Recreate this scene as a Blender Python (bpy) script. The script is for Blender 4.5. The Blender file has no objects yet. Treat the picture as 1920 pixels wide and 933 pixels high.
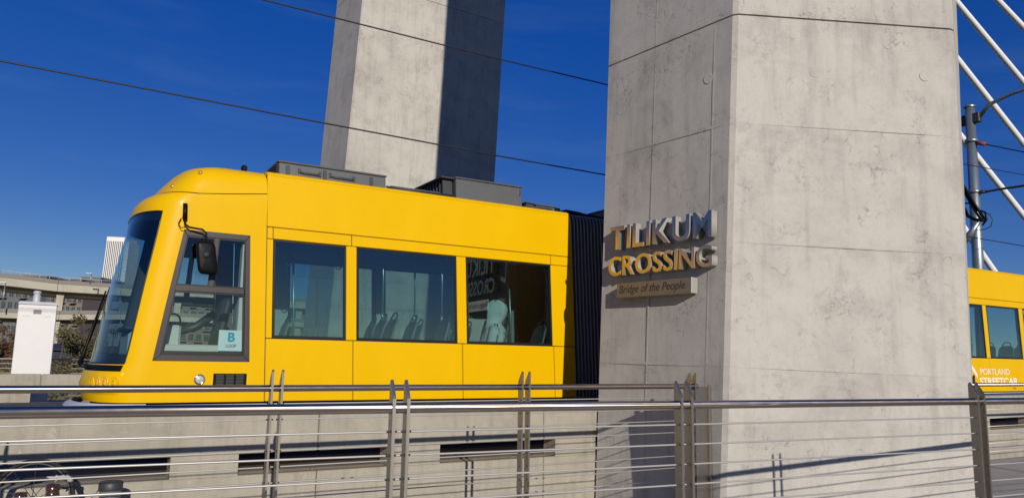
import bpy, bmesh, math, random
from mathutils import Vector, Matrix
random.seed(7)
R = math.radians
S = bpy.context.scene
COL = S.collection

# ------------------------------------------------------------------ camera
PITCH, ROLL, YAW, GRADE = R(9.2), R(2.7), R(59.9), R(1.9)
F = Vector((math.cos(YAW)*math.cos(PITCH), math.sin(YAW)*math.cos(PITCH), math.sin(PITCH)))
RT = Vector((math.sin(YAW), -math.cos(YAW), 0))
UP = RT.cross(F)
c_, s_ = math.cos(ROLL), math.sin(ROLL)
R2 = RT*c_ + UP*s_
U2 = UP*c_ - RT*s_
cam = bpy.data.cameras.new('camera')
cam.sensor_width = 36
cam.lens = 36*1400/1920
cam.clip_start = 0.05
cam.clip_end = 8000
co = bpy.data.objects.new('camera', cam)
COL.objects.link(co)
co.matrix_world = Matrix(((R2.x, U2.x, -F.x, 0), (R2.y, U2.y, -F.y, 0), (R2.z, U2.z, -F.z, 1.6), (0, 0, 0, 1)))
S.camera = co
S.render.resolution_x, S.render.resolution_y = 1024, 497

# ------------------------------------------------------------------ light
SUN_AZ, SUN_EL = R(76.7), R(18.6)          # the azimuth the light travels towards, and the sun's height
W = bpy.data.worlds.new('World')
S.world = W
W.use_nodes = True
nt = W.node_tree
bg = nt.nodes['Background']
sky = nt.nodes.new('ShaderNodeTexSky')
sky.sky_type = 'NISHITA'
sky.sun_disc = False
sky.sun_elevation = SUN_EL
sx, sy = -math.cos(SUN_AZ), -math.sin(SUN_AZ)
sky.sun_rotation = math.atan2(sx, sy)
sky.altitude = 1500
sky.air_density = 1.0
sky.dust_density = 0.0
sky.ozone_density = 3.0
hs = nt.nodes.new('ShaderNodeHueSaturation')
hs.inputs['Saturation'].default_value = 1.345
hs.inputs['Hue'].default_value = 0.525
nt.links.new(sky.outputs[0], hs.inputs['Color'])
sep = nt.nodes.new('ShaderNodeSeparateColor'); sep.mode = 'HSV'
com = nt.nodes.new('ShaderNodeCombineColor'); com.mode = 'HSV'
pw = nt.nodes.new('ShaderNodeMath'); pw.operation = 'POWER'; pw.inputs[1].default_value = 0.52
nt.links.new(hs.outputs[0], sep.inputs[0])
nt.links.new(sep.outputs[0], com.inputs[0]); nt.links.new(sep.outputs[1], com.inputs[1])
gn = nt.nodes.new('ShaderNodeMath'); gn.operation = 'MULTIPLY'; gn.inputs[1].default_value = 1.09
nt.links.new(sep.outputs[2], pw.inputs[0]); nt.links.new(pw.outputs[0], gn.inputs[0]); nt.links.new(gn.outputs[0], com.inputs[2])
# a breath of high cirrus
tcw = nt.nodes.new('ShaderNodeTexCoord')
mpw = nt.nodes.new('ShaderNodeMapping'); mpw.inputs['Scale'].default_value = (2.0, 2.0, 14.0); mpw.inputs['Rotation'].default_value = (.12, .2, .4)
nzw = nt.nodes.new('ShaderNodeTexNoise'); nzw.inputs['Scale'].default_value = 1.6; nzw.inputs['Detail'].default_value = 7; nzw.inputs['Roughness'].default_value = .6
nt.links.new(tcw.outputs['Generated'], mpw.inputs['Vector']); nt.links.new(mpw.outputs[0], nzw.inputs['Vector'])
mrw = nt.nodes.new('ShaderNodeMapRange'); mrw.inputs[1].default_value = .5; mrw.inputs[2].default_value = .8; mrw.inputs[4].default_value = .085
nt.links.new(nzw.outputs['Fac'], mrw.inputs[0])
mxw = nt.nodes.new('ShaderNodeMix'); mxw.data_type = 'RGBA'
nt.links.new(mrw.outputs[0], mxw.inputs[0]); nt.links.new(com.outputs[0], mxw.inputs[6]); mxw.inputs[7].default_value = (1.6, 2.2, 3.3, 1)
nt.links.new(mxw.outputs[2], bg.inputs[0])
bg.inputs[1].default_value = 0.15
sl = bpy.data.lights.new('sun', 'SUN')
sl.energy = 4.2
sl.angle = R(0.5)
sl.color = (1.0, 0.93, 0.83)
so = bpy.data.objects.new('sun', sl)
COL.objects.link(so)
d = Vector((math.cos(SUN_AZ)*math.cos(SUN_EL), math.sin(SUN_AZ)*math.cos(SUN_EL), -math.sin(SUN_EL)))
so.rotation_euler = d.to_track_quat('-Z', 'Y').to_euler()
so.location = (-10, -40, 30)
S.view_settings.view_transform = 'Standard'
S.view_settings.look = 'None'
S.view_settings.exposure = 0.0
S.view_settings.gamma = 1.0
S.render.engine = 'CYCLES'
S.cycles.max_bounces = 10
S.cycles.transparent_max_bounces = 24
S.cycles.glossy_bounces = 5
S.cycles.caustics_reflective = False

# ------------------------------------------------------------------ frames
DM = Matrix.Rotation(-GRADE, 4, 'Y')        # the bridge deck climbs gently towards +X
ID = Matrix.Identity(4)

def ray(px, py):
    return F + R2*((px-960)/1400) - U2*((py-466.5)/1400)

def at(px, py, dist):
    return Vector((0, 0, 1.6)) + ray(px, py)*dist

# ------------------------------------------------------------------ materials
def nodes(name):
    m = bpy.data.materials.new(name)
    m.use_nodes = True
    n = m.node_tree
    return m, n, n.nodes['Principled BSDF']

def plain(name, col, rough=0.5, metal=0.0, coat=0.0, noise=0.0, scale=6.0, bump=0.0, emis=None):
    m, n, b = nodes(name)
    b.inputs['Base Color'].default_value = (*col, 1)
    b.inputs['Roughness'].default_value = rough
    b.inputs['Metallic'].default_value = metal
    b.inputs['Coat Weight'].default_value = coat
    b.inputs['Coat Roughness'].default_value = 0.06
    if noise > 0 or bump > 0:
        tc = n.nodes.new('ShaderNodeTexCoord')
        nz = n.nodes.new('ShaderNodeTexNoise')
        nz.inputs['Scale'].default_value = scale
        nz.inputs['Detail'].default_value = 7
        n.links.new(tc.outputs['Object'], nz.inputs['Vector'])
        if noise > 0:
            mx = n.nodes.new('ShaderNodeMix')
            mx.data_type = 'RGBA'
            mx.inputs[6].default_value = (*[c*(1-noise) for c in col], 1)
            mx.inputs[7].default_value = (*[min(1, c*(1+noise)) for c in col], 1)
            n.links.new(nz.outputs['Fac'], mx.inputs[0])
            n.links.new(mx.outputs[2], b.inputs['Base Color'])
        if bump > 0:
            bp = n.nodes.new('ShaderNodeBump')
            bp.inputs['Strength'].default_value = bump
            bp.inputs['Distance'].default_value = 0.01
            n.links.new(nz.outputs['Fac'], bp.inputs['Height'])
            n.links.new(bp.outputs[0], b.inputs['Normal'])
    return m

def concrete(name, base, dark, blotch=0.5, cracks=0.5, streak=0.4, scale=1.0, splash=0.0, bump=0.35):
    """cast concrete: mottling, downward streaks, patches of fine map cracking, pores"""
    m, n, b = nodes(name)
    L, N = n.links.new, n.nodes.new
    tc = N('ShaderNodeTexCoord')
    geo = N('ShaderNodeNewGeometry')
    def noise(sc, det=6, rough=.6, vec=None, dist=0.0):
        z = N('ShaderNodeTexNoise')
        z.inputs['Scale'].default_value = sc*scale
        z.inputs['Detail'].default_value = det
        z.inputs['Roughness'].default_value = rough
        z.inputs['Distortion'].default_value = dist
        L(vec or tc.outputs['Object'], z.inputs['Vector'])
        return z.outputs['Fac']
    def ramp(src, a, c):
        r = N('ShaderNodeMapRange')
        r.inputs[1].default_value = a
        r.inputs[2].default_value = c
        L(src, r.inputs[0])
        return r.outputs[0]
    def mul(a, c):
        q = N('ShaderNodeMath'); q.operation = 'MULTIPLY'
        for i, v in enumerate((a, c)):
            if isinstance(v, (int, float)): q.inputs[i].default_value = v
            else: L(v, q.inputs[i])
        return q.outputs[0]
    def add(a, c):
        q = N('ShaderNodeMath'); q.operation = 'ADD'
        for i, v in enumerate((a, c)):
            if isinstance(v, (int, float)): q.inputs[i].default_value = v
            else: L(v, q.inputs[i])
        return q.outputs[0]
    mp = N('ShaderNodeMapping')
    mp.inputs['Scale'].default_value = (1, 1, 0.09)
    L(tc.outputs['Object'], mp.inputs['Vector'])
    big = noise(0.55, 5, .55)
    mid = noise(2.3, 8, .68, dist=.4)
    fine = noise(26, 6, .7)
    stk = noise(5.0, 6, .65, mp.outputs[0])
    # warped cell edges become crack lines
    wz = N('ShaderNodeTexNoise'); wz.inputs['Scale'].default_value = 4*scale; wz.inputs['Detail'].default_value = 8; wz.inputs['Roughness'].default_value = .7
    L(tc.outputs['Object'], wz.inputs['Vector'])
    vm = N('ShaderNodeVectorMath'); vm.operation = 'MULTIPLY_ADD'
    L(wz.outputs['Color'], vm.inputs[0]); vm.inputs[1].default_value = (.34, .34, .42)
    L(tc.outputs['Object'], vm.inputs[2])
    vo = N('ShaderNodeTexVoronoi'); vo.feature = 'DISTANCE_TO_EDGE'
    vo.inputs['Scale'].default_value = 3.6*scale
    L(vm.outputs[0], vo.inputs['Vector'])
    line = N('ShaderNodeMapRange'); line.inputs[1].default_value = 0.0; line.inputs[2].default_value = 0.03
    line.inputs[3].default_value = 1.0; line.inputs[4].default_value = 0.0
    L(vo.outputs['Distance'], line.inputs[0])
    gate = mul(ramp(noise(1.1, 3, .5), .52, .64), ramp(noise(7, 3, .6), .47, .66))
    v2 = N('ShaderNodeTexVoronoi'); v2.feature = 'DISTANCE_TO_EDGE'
    v2.inputs['Scale'].default_value = 9.5*scale
    L(vm.outputs[0], v2.inputs['Vector'])
    l2 = N('ShaderNodeMapRange'); l2.inputs[1].default_value = 0.0; l2.inputs[2].default_value = 0.11
    l2.inputs[3].default_value = 1.0; l2.inputs[4].default_value = 0.0
    L(v2.outputs['Distance'], l2.inputs[0])
    g2 = mul(ramp(noise(1.7, 4, .6), .50, .66), ramp(noise(11, 3, .6), .46, .60))
    crack = mul(add(mul(line.outputs[0], gate), mul(mul(l2.outputs[0], g2), .8)), cracks)
    dk = add(add(mul(ramp(mid, .46, .75), blotch*.75), mul(ramp(big, .45, .72), blotch*.6)),
             add(mul(ramp(stk, .5, .78), streak), mul(ramp(fine, .5, .8), .16)))
    pit = mul(mul(ramp(noise(34, 5, .75), .56, .70), ramp(noise(2.0, 5, .6), .44, .62)), .5)
    dk = add(add(dk, crack), pit)
    # water marks: dark bands hanging below each lift line
    sxz = N('ShaderNodeSeparateXYZ'); L(tc.outputs['Object'], sxz.inputs[0])
    zw = N('ShaderNodeMath'); zw.operation = 'WRAP'; zw.inputs[1].default_value = .3; zw.inputs[2].default_value = 1.91
    L(sxz.outputs[2], zw.inputs[0])
    zm = N('ShaderNodeMapRange'); zm.inputs[1].default_value = .7; zm.inputs[2].default_value = 1.91; L(zw.outputs[0], zm.inputs[0])
    dk = add(dk, mul(mul(zm.outputs[0], ramp(mid, .42, .68)), .19 if scale == 1.0 else 0.0))
    cl = N('ShaderNodeClamp'); L(dk, cl.inputs[0])
    mx = N('ShaderNodeMix'); mx.data_type = 'RGBA'
    mx.inputs[6].default_value = (*base, 1); mx.inputs[7].default_value = (*dark, 1)
    L(cl.outputs[0], mx.inputs[0])
    out = mx.outputs[2]
    # pale lime bloom and splashes
    mx2 = N('ShaderNodeMix'); mx2.data_type = 'RGBA'
    L(out, mx2.inputs[6]); mx2.inputs[7].default_value = (*[min(.8, c*1.35) for c in base], 1)
    sp = mul(ramp(noise(3.3, 9, .78, dist=.8), .58, .72), .25 + splash)
    L(sp, mx2.inputs[0])
    L(mx2.outputs[2], b.inputs['Base Color'])
    b.inputs['Roughness'].default_value = .82
    b.inputs['Specular IOR Level'].default_value = .35
    h = add(add(mul(mid, .5), mul(fine, .3)), mul(crack, -1.2))
    pores = N('ShaderNodeTexVoronoi'); pores.inputs['Scale'].default_value = 17*scale
    L(tc.outputs['Object'], pores.inputs['Vector'])
    pr = N('ShaderNodeMapRange'); pr.inputs[1].default_value = .05; pr.inputs[2].default_value = .14
    L(pores.outputs['Distance'], pr.inputs[0])
    h = add(h, mul(pr.outputs[0], .35))
    bp = N('ShaderNodeBump'); bp.inputs['Strength'].default_value = bump; bp.inputs['Distance'].default_value = .012
    L(h, bp.inputs['Height']); L(bp.outputs[0], b.inputs['Normal'])
    return m

def brushed(name, col, rough, axis=0, var=.12):
    m, n, b = nodes(name)
    L, N = n.links.new, n.nodes.new
    b.inputs['Base Color'].default_value = (*col, 1)
    b.inputs['Metallic'].default_value = 1
    tc = N('ShaderNodeTexCoord')
    mp = N('ShaderNodeMapping')
    sc = [60, 60, 60]; sc[axis] = 1.2
    mp.inputs['Scale'].default_value = sc
    nz = N('ShaderNodeTexNoise'); nz.inputs['Scale'].default_value = 3; nz.inputs['Detail'].default_value = 5
    L(tc.outputs['Object'], mp.inputs['Vector']); L(mp.outputs[0], nz.inputs['Vector'])
    mr = N('ShaderNodeMapRange'); mr.inputs[3].default_value = rough-var*.5; mr.inputs[4].default_value = rough+var
    L(nz.outputs['Fac'], mr.inputs[0]); L(mr.outputs[0], b.inputs['Roughness'])
    bp = N('ShaderNodeBump'); bp.inputs['Strength'].default_value = .06; bp.inputs['Distance'].default_value = .002
    L(nz.outputs['Fac'], bp.inputs['Height']); L(bp.outputs[0], b.inputs['Normal'])
    return m

def glass(name, tint, refl=1.0):
    m, n, b = nodes(name)
    n.nodes.remove(b)
    L, N = n.links.new, n.nodes.new
    out = n.nodes['Material Output']
    lw = N('ShaderNodeLayerWeight'); lw.inputs['Blend'].default_value = .5
    pw = N('ShaderNodeMath'); pw.operation = 'POWER'; pw.inputs[1].default_value = 5
    L(lw.outputs['Facing'], pw.inputs[0])
    ma = N('ShaderNodeMath'); ma.operation = 'MULTIPLY_ADD'; ma.use_clamp = True
    ma.inputs[1].default_value = .9; ma.inputs[2].default_value = .085*refl
    L(pw.outputs[0], ma.inputs[0])
    tr = N('ShaderNodeBsdfTransparent'); tr.inputs[0].default_value = (*tint, 1)
    gl = N('ShaderNodeBsdfGlossy'); gl.inputs['Roughness'].default_value = 0.0
    gl.inputs[0].default_value = (.95, .97, 1, 1)
    mx = N('ShaderNodeMixShader')
    L(ma.outputs[0], mx.inputs[0]); L(tr.outputs[0], mx.inputs[1]); L(gl.outputs[0], mx.inputs[2])
    L(mx.outputs[0], out.inputs[0])
    return m

def paint(name, col, rough=.3):
    m, n, b = nodes(name)
    L, N = n.links.new, n.nodes.new
    tc = N('ShaderNodeTexCoord')
    mp = N('ShaderNodeMapping'); mp.inputs['Scale'].default_value = (.9, .9, .35)
    nz = N('ShaderNodeTexNoise'); nz.inputs['Scale'].default_value = 2.2; nz.inputs['Detail'].default_value = 8
    nz.inputs['Roughness'].default_value = .65
    L(tc.outputs['Object'], mp.inputs['Vector']); L(mp.outputs[0], nz.inputs['Vector'])
    mx = N('ShaderNodeMix'); mx.data_type = 'RGBA'
    mx.inputs[6].default_value = (col[0]*.93, col[1]*.9, col[2], 1)
    mx.inputs[7].default_value = (min(1, col[0]*1.04), col[1]*1.05, col[2], 1)
    L(nz.outputs['Fac'], mx.inputs[0])
    gb = N('ShaderNodeNewGeometry'); bk = N('ShaderNodeMix'); bk.data_type = 'RGBA'      # unpainted grey inside of the shell
    L(gb.outputs['Backfacing'], bk.inputs[0]); L(mx.outputs[2], bk.inputs[6]); bk.inputs[7].default_value = (.10, .105, .11, 1)
    L(bk.outputs[2], b.inputs['Base Color'])
    mr = N('ShaderNodeMapRange'); mr.inputs[3].default_value = rough-.06; mr.inputs[4].default_value = rough+.12
    L(nz.outputs['Fac'], mr.inputs[0]); L(mr.outputs[0], b.inputs['Roughness'])
    b.inputs['Coat Weight'].default_value = .03
    b.inputs['Specular IOR Level'].default_value = .11
    b.inputs['Coat Roughness'].default_value = .12
    n2 = N('ShaderNodeTexNoise'); n2.inputs['Scale'].default_value = 1.6; n2.inputs['Detail'].default_value = 3
    L(tc.outputs['Object'], n2.inputs['Vector'])
    bp = N('ShaderNodeBump'); bp.inputs['Strength'].default_value = .07; bp.inputs['Distance'].default_value = .02
    L(n2.outputs['Fac'], bp.inputs['Height']); L(bp.outputs[0], b.inputs['Normal'])
    return m

M = {}
M['tower'] = concrete('tower_concrete', (.475, .445, .395), (.22, .205, .18), blotch=.42, cracks=.85, streak=.42)
M['barrier'] = concrete('barrier_concrete', (.355, .322, .255), (.21, .19, .15), blotch=.55, cracks=.2, streak=.62, scale=1.6, splash=.75)
M['floor'] = concrete('path_concrete', (.36, .345, .31), (.2, .19, .17), blotch=.5, cracks=.2, streak=.0)
M['trackbed'] = concrete('trackbed_concrete', (.07, .067, .062), (.035, .034, .031), blotch=.6, cracks=.2, streak=.0)
M['freeway'] = concrete('freeway_concrete', (.41, .375, .29), (.22, .205, .165), blotch=.4, cracks=.0, streak=.5, scale=.12, bump=.05)
M['yellow'] = paint('yellow_enamel', (.71, .420, .0), .36)
M['steel'] = brushed('brushed_stainless', (.50, .475, .45), .17, 0, .06)
def rail_steel(name, col):
    m, n, b = nodes(name)
    L, N = n.links.new, n.nodes.new
    b.inputs['Base Color'].default_value = (*col, 1); b.inputs['Metallic'].default_value = 1
    b.inputs['Roughness'].default_value = .30
    b.inputs['Anisotropic'].default_value = .88; b.inputs['Anisotropic Rotation'].default_value = .25
    tg = N('ShaderNodeTangent'); tg.direction_type = 'RADIAL'; tg.axis = 'X'
    L(tg.outputs[0], b.inputs['Tangent'])
    tc = N('ShaderNodeTexCoord'); nz = N('ShaderNodeTexNoise'); nz.inputs['Scale'].default_value = 9; nz.inputs['Detail'].default_value = 6
    L(tc.outputs['Object'], nz.inputs['Vector'])
    mr = N('ShaderNodeMapRange'); mr.inputs[3].default_value = .24; mr.inputs[4].default_value = .38
    L(nz.outputs['Fac'], mr.inputs[0]); L(mr.outputs[0], b.inputs['Roughness'])
    return m
M['steel'] = rail_steel('brushed_stainless', (.50, .415, .345))
M['plate'] = brushed('plate_stainless', (.40, .36, .31), .36, 2)
M['cable'] = plain('wire_rope', (.46, .44, .40), .42, metal=.35)
M['letter'] = brushed('letter_stainless', (.52, .44, .36), .20, 2, .07)
M['plaque'] = brushed('plaque_steel', (.36, .34, .32), .42, 2, .08)
M['letterside'] = plain('letter_return', (.33, .31, .275), .55, noise=.12, scale=8)
M['black'] = plain('black_rubber', (.006, .006, .0065), .42)
M['black'].node_tree.nodes['Principled BSDF'].inputs['Specular IOR Level'].default_value = .12
M['bellows'] = plain('bellows_rubber', (.085, .080, .078), .45)
M['frame'] = plain('carbody_frame', (.05, .052, .055), .6)
M['gasket'] = plain('window_gasket', (.010, .010, .012), .35)
M['rib'] = plain('pleat_glint_grey', (.34, .33, .32), .5)  # paler grey stands in for light caught on the bellows pleat edges
M['winframe'] = plain('cab_window_frame', (.034, .025, .023), .42, noise=.15, scale=12)
M['lining'] = plain('interior_lining', (.52, .54, .52), .6)
M['ceil'] = plain('interior_ceiling', (.34, .37, .37), .6)
M['intfloor'] = plain('interior_floor', (.08, .085, .09), .7)
M['seat'] = plain('seat_shell', (.085, .10, .11), .45, noise=.1, scale=20)
M['seatedge'] = plain('seat_edge', (.22, .245, .25), .4)
M['pole'] = plain('grab_pole', (.42, .48, .50), .3, metal=.6)
M['glass'] = glass('tinted_glass', (.63, .75, .745), 1.1)
M['cabglass'] = glass('cab_glass', (.66, .77, .75), .9)
M['wsglass'] = glass('windshield_glass', (.52, .66, .68), 1.15)
M['roofgrey'] = plain('roof_equipment', (.085, .09, .097), .5, noise=.15, scale=9)
M['darkgrey'] = plain('dark_grey_metal', (.035, .037, .04), .5, noise=.2, scale=9)
M['chrome'] = plain('chrome', (.8, .8, .8), .12, metal=1)
M['silver'] = plain('silver_paint', (.40, .41, .43), .4, noise=.1)
M['lampglass'] = plain('lamp_lens', (.75, .42, .02), .12, coat=1)
M['amber'] = plain('amber_lens', (.50, .26, .01), .2, coat=.8)
M['cardwhite'] = plain('card', (.62, .75, .78), .6)
M['cyan'] = plain('card_ink', (.004, .31, .45), .6)
M['ink'] = plain('dark_ink', (.03, .06, .09), .6)
M['decal'] = plain('white_decal', (.80, .76, .70), .5)
M['blue'] = plain('blue_stripe', (.012, .06, .19), .35)
M['hood'] = plain('hoodie_fleece', (.78, .82, .80), .9, noise=.12, scale=14, bump=.5)
M['stripe'] = plain('hoodie_stripe', (.02, .025, .03), .8)
M['trousers'] = plain('trousers', (.03, .035, .05), .9)
M['skin'] = plain('skin', (.22, .12, .08), .55)
M['whitebox'] = plain('white_cabinet', (.62, .605, .59), .45, noise=.05, scale=3)
M['boxlabel'] = plain('cabinet_label', (.16, .15, .17), .5)
M['galv'] = plain('galvanised', (.30, .34, .36), .42, metal=.75, noise=.3, scale=16)
M['wire'] = plain('contact_wire', (.012, .012, .014), .55)
M['stay'] = plain('stay_sheath', (.80, .80, .79), .45, noise=.05, scale=4)
M['insul'] = plain('insulator_red', (.25, .05, .03), .5)
M['rail'] = plain('rail_steel', (.16, .14, .13), .35, metal=.9)
M['ground'] = plain('ground_earth', (.10, .095, .06), .95, noise=.5, scale=.05)
M['apt'] = plain('apartment_brick', (.17, .135, .11), .85, noise=.18, scale=.3)
M['apt2'] = plain('apartment_panel', (.13, .14, .145), .8, noise=.18, scale=.3)
M['slab'] = plain('balcony_slab', (.20, .185, .165), .8)
M['farpane'] = plain('far_pane', (.04, .055, .065), .12, coat=.5)
M['bluepane'] = plain('far_pane_blue', (.10, .16, .19), .15, coat=.5)
M['farwhite'] = plain('white_stone', (.78, .74, .69), .7)
M['warehouse'] = plain('warehouse_wall', (.025, .028, .045), .7)
M['bark'] = plain('bark', (.07, .055, .04), .9)
M['leafa'] = plain('leaf_olive', (.115, .098, .032), .7, noise=.45, scale=.7)
M['leafb'] = plain('leaf_rust', (.135, .075, .026), .7, noise=.45, scale=.7)
M['rust'] = plain('amber_bottle_glass', (.045, .016, .006), .2, coat=1, noise=.3, scale=20)
M['rag'] = plain('white_rag', (.38, .37, .36), .9, bump=.4, scale=40)
M['bucket'] = plain('grey_bucket', (.15, .165, .17), .45, noise=.15, scale=12)
M['tyre'] = plain('tyre_rubber', (.010, .0095, .009), .8, noise=.3, scale=30)
M['label'] = plain('bottle_label', (.20, .155, .11), .6)
M['orangecloth'] = plain('brown_cloth', (.20, .10, .05), .85, bump=.4, scale=25)

# ------------------------------------------------------------------ mesh helpers
class MB:
    def __init__(s):
        s.v, s.f, s.m, s.sm = [], [], [], []
    def add(s, vs, fs, mi=0, smooth=False):
        o = len(s.v)
        s.v += [Vector(v) for v in vs]
        for f in fs:
            s.f.append([i+o for i in f]); s.m.append(mi); s.sm.append(smooth)
        return s
    def box(s, x0, x1, y0, y1, z0, z1, mi=0, fn=None):
        vs = [(x, y, z) for x in (x0, x1) for y in (y0, y1) for z in (z0, z1)]
        if fn: vs = [fn(*v) for v in vs]
        return s.add(vs, [(0, 1, 3, 2), (4, 6, 7, 5), (0, 4, 5, 1), (2, 3, 7, 6), (0, 2, 6, 4), (1, 5, 7, 3)], mi)
    def cbox(s, x0, x1, y0, y1, z0, z1, c=.006, mi=0, fn=None):
        """box with chamfered edges"""
        c = min(c, (x1-x0)*.45, (y1-y0)*.45, (z1-z0)*.45)
        lo, hi = (x0, y0, z0), (x1, y1, z1)
        vs, idx = [], {}
        for a in (0, 1):
            for b in (0, 1):
                for d_ in (0, 1):
                    sg = (a, b, d_)
                    for ax in range(3):
                        p = []
                        for k in range(3):
                            e = hi[k] if sg[k] else lo[k]
                            if k != ax: e += -c if sg[k] else c
                            p.append(e)
                        idx[(sg, ax)] = len(vs)
                        vs.append(fn(*p) if fn else tuple(p))
        fs = []
        for ax in range(3):
            o1, o2 = [k for k in range(3) if k != ax]
            for sd in (0, 1):
                q = []
                for (p1, p2) in ((0, 0), (1, 0), (1, 1), (0, 1)):
                    g = [0, 0, 0]; g[ax] = sd; g[o1] = p1; g[o2] = p2
                    q.append(idx[(tuple(g), ax)])
                fs.append(q)
            for p1 in (0, 1):
                for p2 in (0, 1):
                    g0 = [0, 0, 0]; g0[o1] = p1; g0[o2] = p2
                    g1 = list(g0); g1[ax] = 1
                    g0, g1 = tuple(g0), tuple(g1)
                    fs.append([idx[(g0, o1)], idx[(g0, o2)], idx[(g1, o2)], idx[(g1, o1)]])
        for a in (0, 1):
            for b in (0, 1):
                for d_ in (0, 1):
                    fs.append([idx[((a, b, d_), k)] for k in range(3)])
        return s.add(vs, fs, mi)
    def tube(s, pts, r, n=10, mi=0, cap=True):
        pts = [Vector(p) for p in pts]
        rr = r if isinstance(r, (list, tuple)) else [r]*len(pts)
        vs, fs = [], []
        prev = None
        for i, p in enumerate(pts):
            t = (pts[min(i+1, len(pts)-1)] - pts[max(i-1, 0)]).normalized()
            if prev is None:
                a = t.orthogonal().normalized()
            else:
                a = (prev - t*prev.dot(t)).normalized()
            prev = a
            b = t.cross(a)
            for k in range(n):
                an = 2*math.pi*k/n
                vs.append(p + (a*math.cos(an) + b*math.sin(an))*rr[i])
        for i in range(len(pts)-1):
            for k in range(n):
                fs.append((i*n+k, i*n+(k+1) % n, (i+1)*n+(k+1) % n, (i+1)*n+k))
        s.add(vs, fs, mi, True)
        if cap:
            o = len(s.v)-len(vs)
            s.f.append([o+k for k in reversed(range(n))]); s.m.append(mi); s.sm.append(False)
            s.f.append([o+(len(pts)-1)*n+k for k in range(n)]); s.m.append(mi); s.sm.append(False)
        return s
    def lathe(s, prof, cx=0, cy=0, n=20, mi=0, axis='z', c=(0, 0, 0)):
        vs, fs = [], []
        for (r, h) in prof:
            for k in range(n):
                a = 2*math.pi*k/n
                if axis == 'z': vs.append((c[0]+r*math.cos(a), c[1]+r*math.sin(a), c[2]+h))
                elif axis == 'y': vs.append((c[0]+r*math.cos(a), c[1]+h, c[2]+r*math.sin(a)))
                else: vs.append((c[0]+h, c[1]+r*math.cos(a), c[2]+r*math.sin(a)))
        for i in range(len(prof)-1):
            for k in range(n):
                fs.append((i*n+k, i*n+(k+1) % n, (i+1)*n+(k+1) % n, (i+1)*n+k))
        return s.add(vs, fs, mi, True)
    def mesh(s, name, mats, off=Vector((0, 0, 0)), fix=True):
        me = bpy.data.meshes.new(name)
        me.from_pydata([v-off for v in s.v], [], s.f)
        for m in mats: me.materials.append(m)
        me.polygons.foreach_set('material_index', s.m)
        me.polygons.foreach_set('use_smooth', s.sm)
        if fix:
            bm = bmesh.new(); bm.from_mesh(me)
            bmesh.ops.recalc_face_normals(bm, faces=bm.faces)
            bm.to_mesh(me); bm.free()
        me.update()
        return me

def tag(o, label=None, cat=None, group=None, kind=None):
    for k, v in (('label', label), ('category', cat), ('group', group), ('kind', kind)):
        if v: o[k] = v
    return o

class Thing:
    """an Empty at the thing's base; parts are given in frame coordinates"""
    def __init__(s, name, label, cat, base=(0, 0, 0), frame=ID, group=None):
        s.o = bpy.data.objects.new(name, None)
        COL.objects.link(s.o)
        s.base, s.frame = Vector(base), frame
        s.o.matrix_world = frame @ Matrix.Translation(s.base)
        s.o.empty_display_size = .2
        tag(s.o, label, cat, group)
    def part(s, name, mb, mats, parent=None, label=None, at_=None, kind=None, fix=True):
        if not isinstance(mats, (list, tuple)): mats = [mats]
        me = mb if isinstance(mb, bpy.types.Mesh) else mb.mesh(name, mats, s.base if at_ is None else Vector(at_), fix)
        o = bpy.data.objects.new(name, me)
        COL.objects.link(o)
        o.parent = parent or s.o
        if at_ is not None and not isinstance(mb, bpy.types.Mesh):
            o.location = Vector(at_) - s.base
        tag(o, label, None, None, kind)
        return o
    def clone(s, src, delta, parent=None):
        c = src.copy()
        COL.objects.link(c)
        c.parent = parent or s.o
        c.location = src.location + Vector(delta)
        return c

def single(name, mb, mats, label, cat, base=(0, 0, 0), frame=ID, group=None, kind=None):
    if not isinstance(mats, (list, tuple)): mats = [mats]
    o = bpy.data.objects.new(name, mb.mesh(name, mats, Vector(base)))
    COL.objects.link(o)
    o.matrix_world = frame @ Matrix.Translation(Vector(base))
    return tag(o, label, cat, group, kind)

def structure(name, mb, mats, frame=ID):
    return single(name, mb, mats, None, None, (0, 0, 0), frame, None, 'structure')

DG = None
def text_mesh(name, body, size, extrude, mat, offset=0.0, shear=0.0, bevel=0.0):
    cu = bpy.data.curves.new(name, 'FONT')
    cu.body = body; cu.size = size; cu.extrude = extrude; cu.offset = offset; cu.shear = shear
    cu.bevel_depth = bevel; cu.resolution_u = 6
    o = bpy.data.objects.new(name, cu)
    COL.objects.link(o)
    dg = bpy.context.evaluated_depsgraph_get()
    me = bpy.data.meshes.new_from_object(o.evaluated_get(dg))
    bpy.data.objects.remove(o); bpy.data.curves.remove(cu)
    me.name = name
    me.materials.clear(); me.materials.append(mat)
    return me

def extent(me):
    xs = [v.co.x for v in me.vertices]; ys = [v.co.y for v in me.vertices]
    return min(xs), max(xs), min(ys), max(ys)

def frame_of(o, u, up, n):
    m = Matrix.Identity(4)
    for i in range(3):
        m[i][0], m[i][1], m[i][2], m[i][3] = u[i], up[i], n[i], o[i]
    return m

# ================================================================== SETTING
structure('ground', MB().box(-4000, 4000, -3000, 5000, -16, -13), M['ground'])
structure('path', MB().box(-40, 60, -3.0, 9.28, -.8, -.45), M['floor'], DM)
structure('kerb', MB().cbox(-40, 1.12, 8.2, 9.28, -.44, -.22, .02), M['floor'], DM)
structure('track_deck', MB().box(-40, 60, 9.64, 23.66, -.6, .2), M['trackbed'], DM)
structure('far_path', MB().box(-40, 60, 24.03, 28.2, -.6, 0), M['floor'], DM)
structure('deck_girder', MB().box(-40, 60, -2.6, 27.8, -2.2, -.804), M['barrier'], DM)

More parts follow.
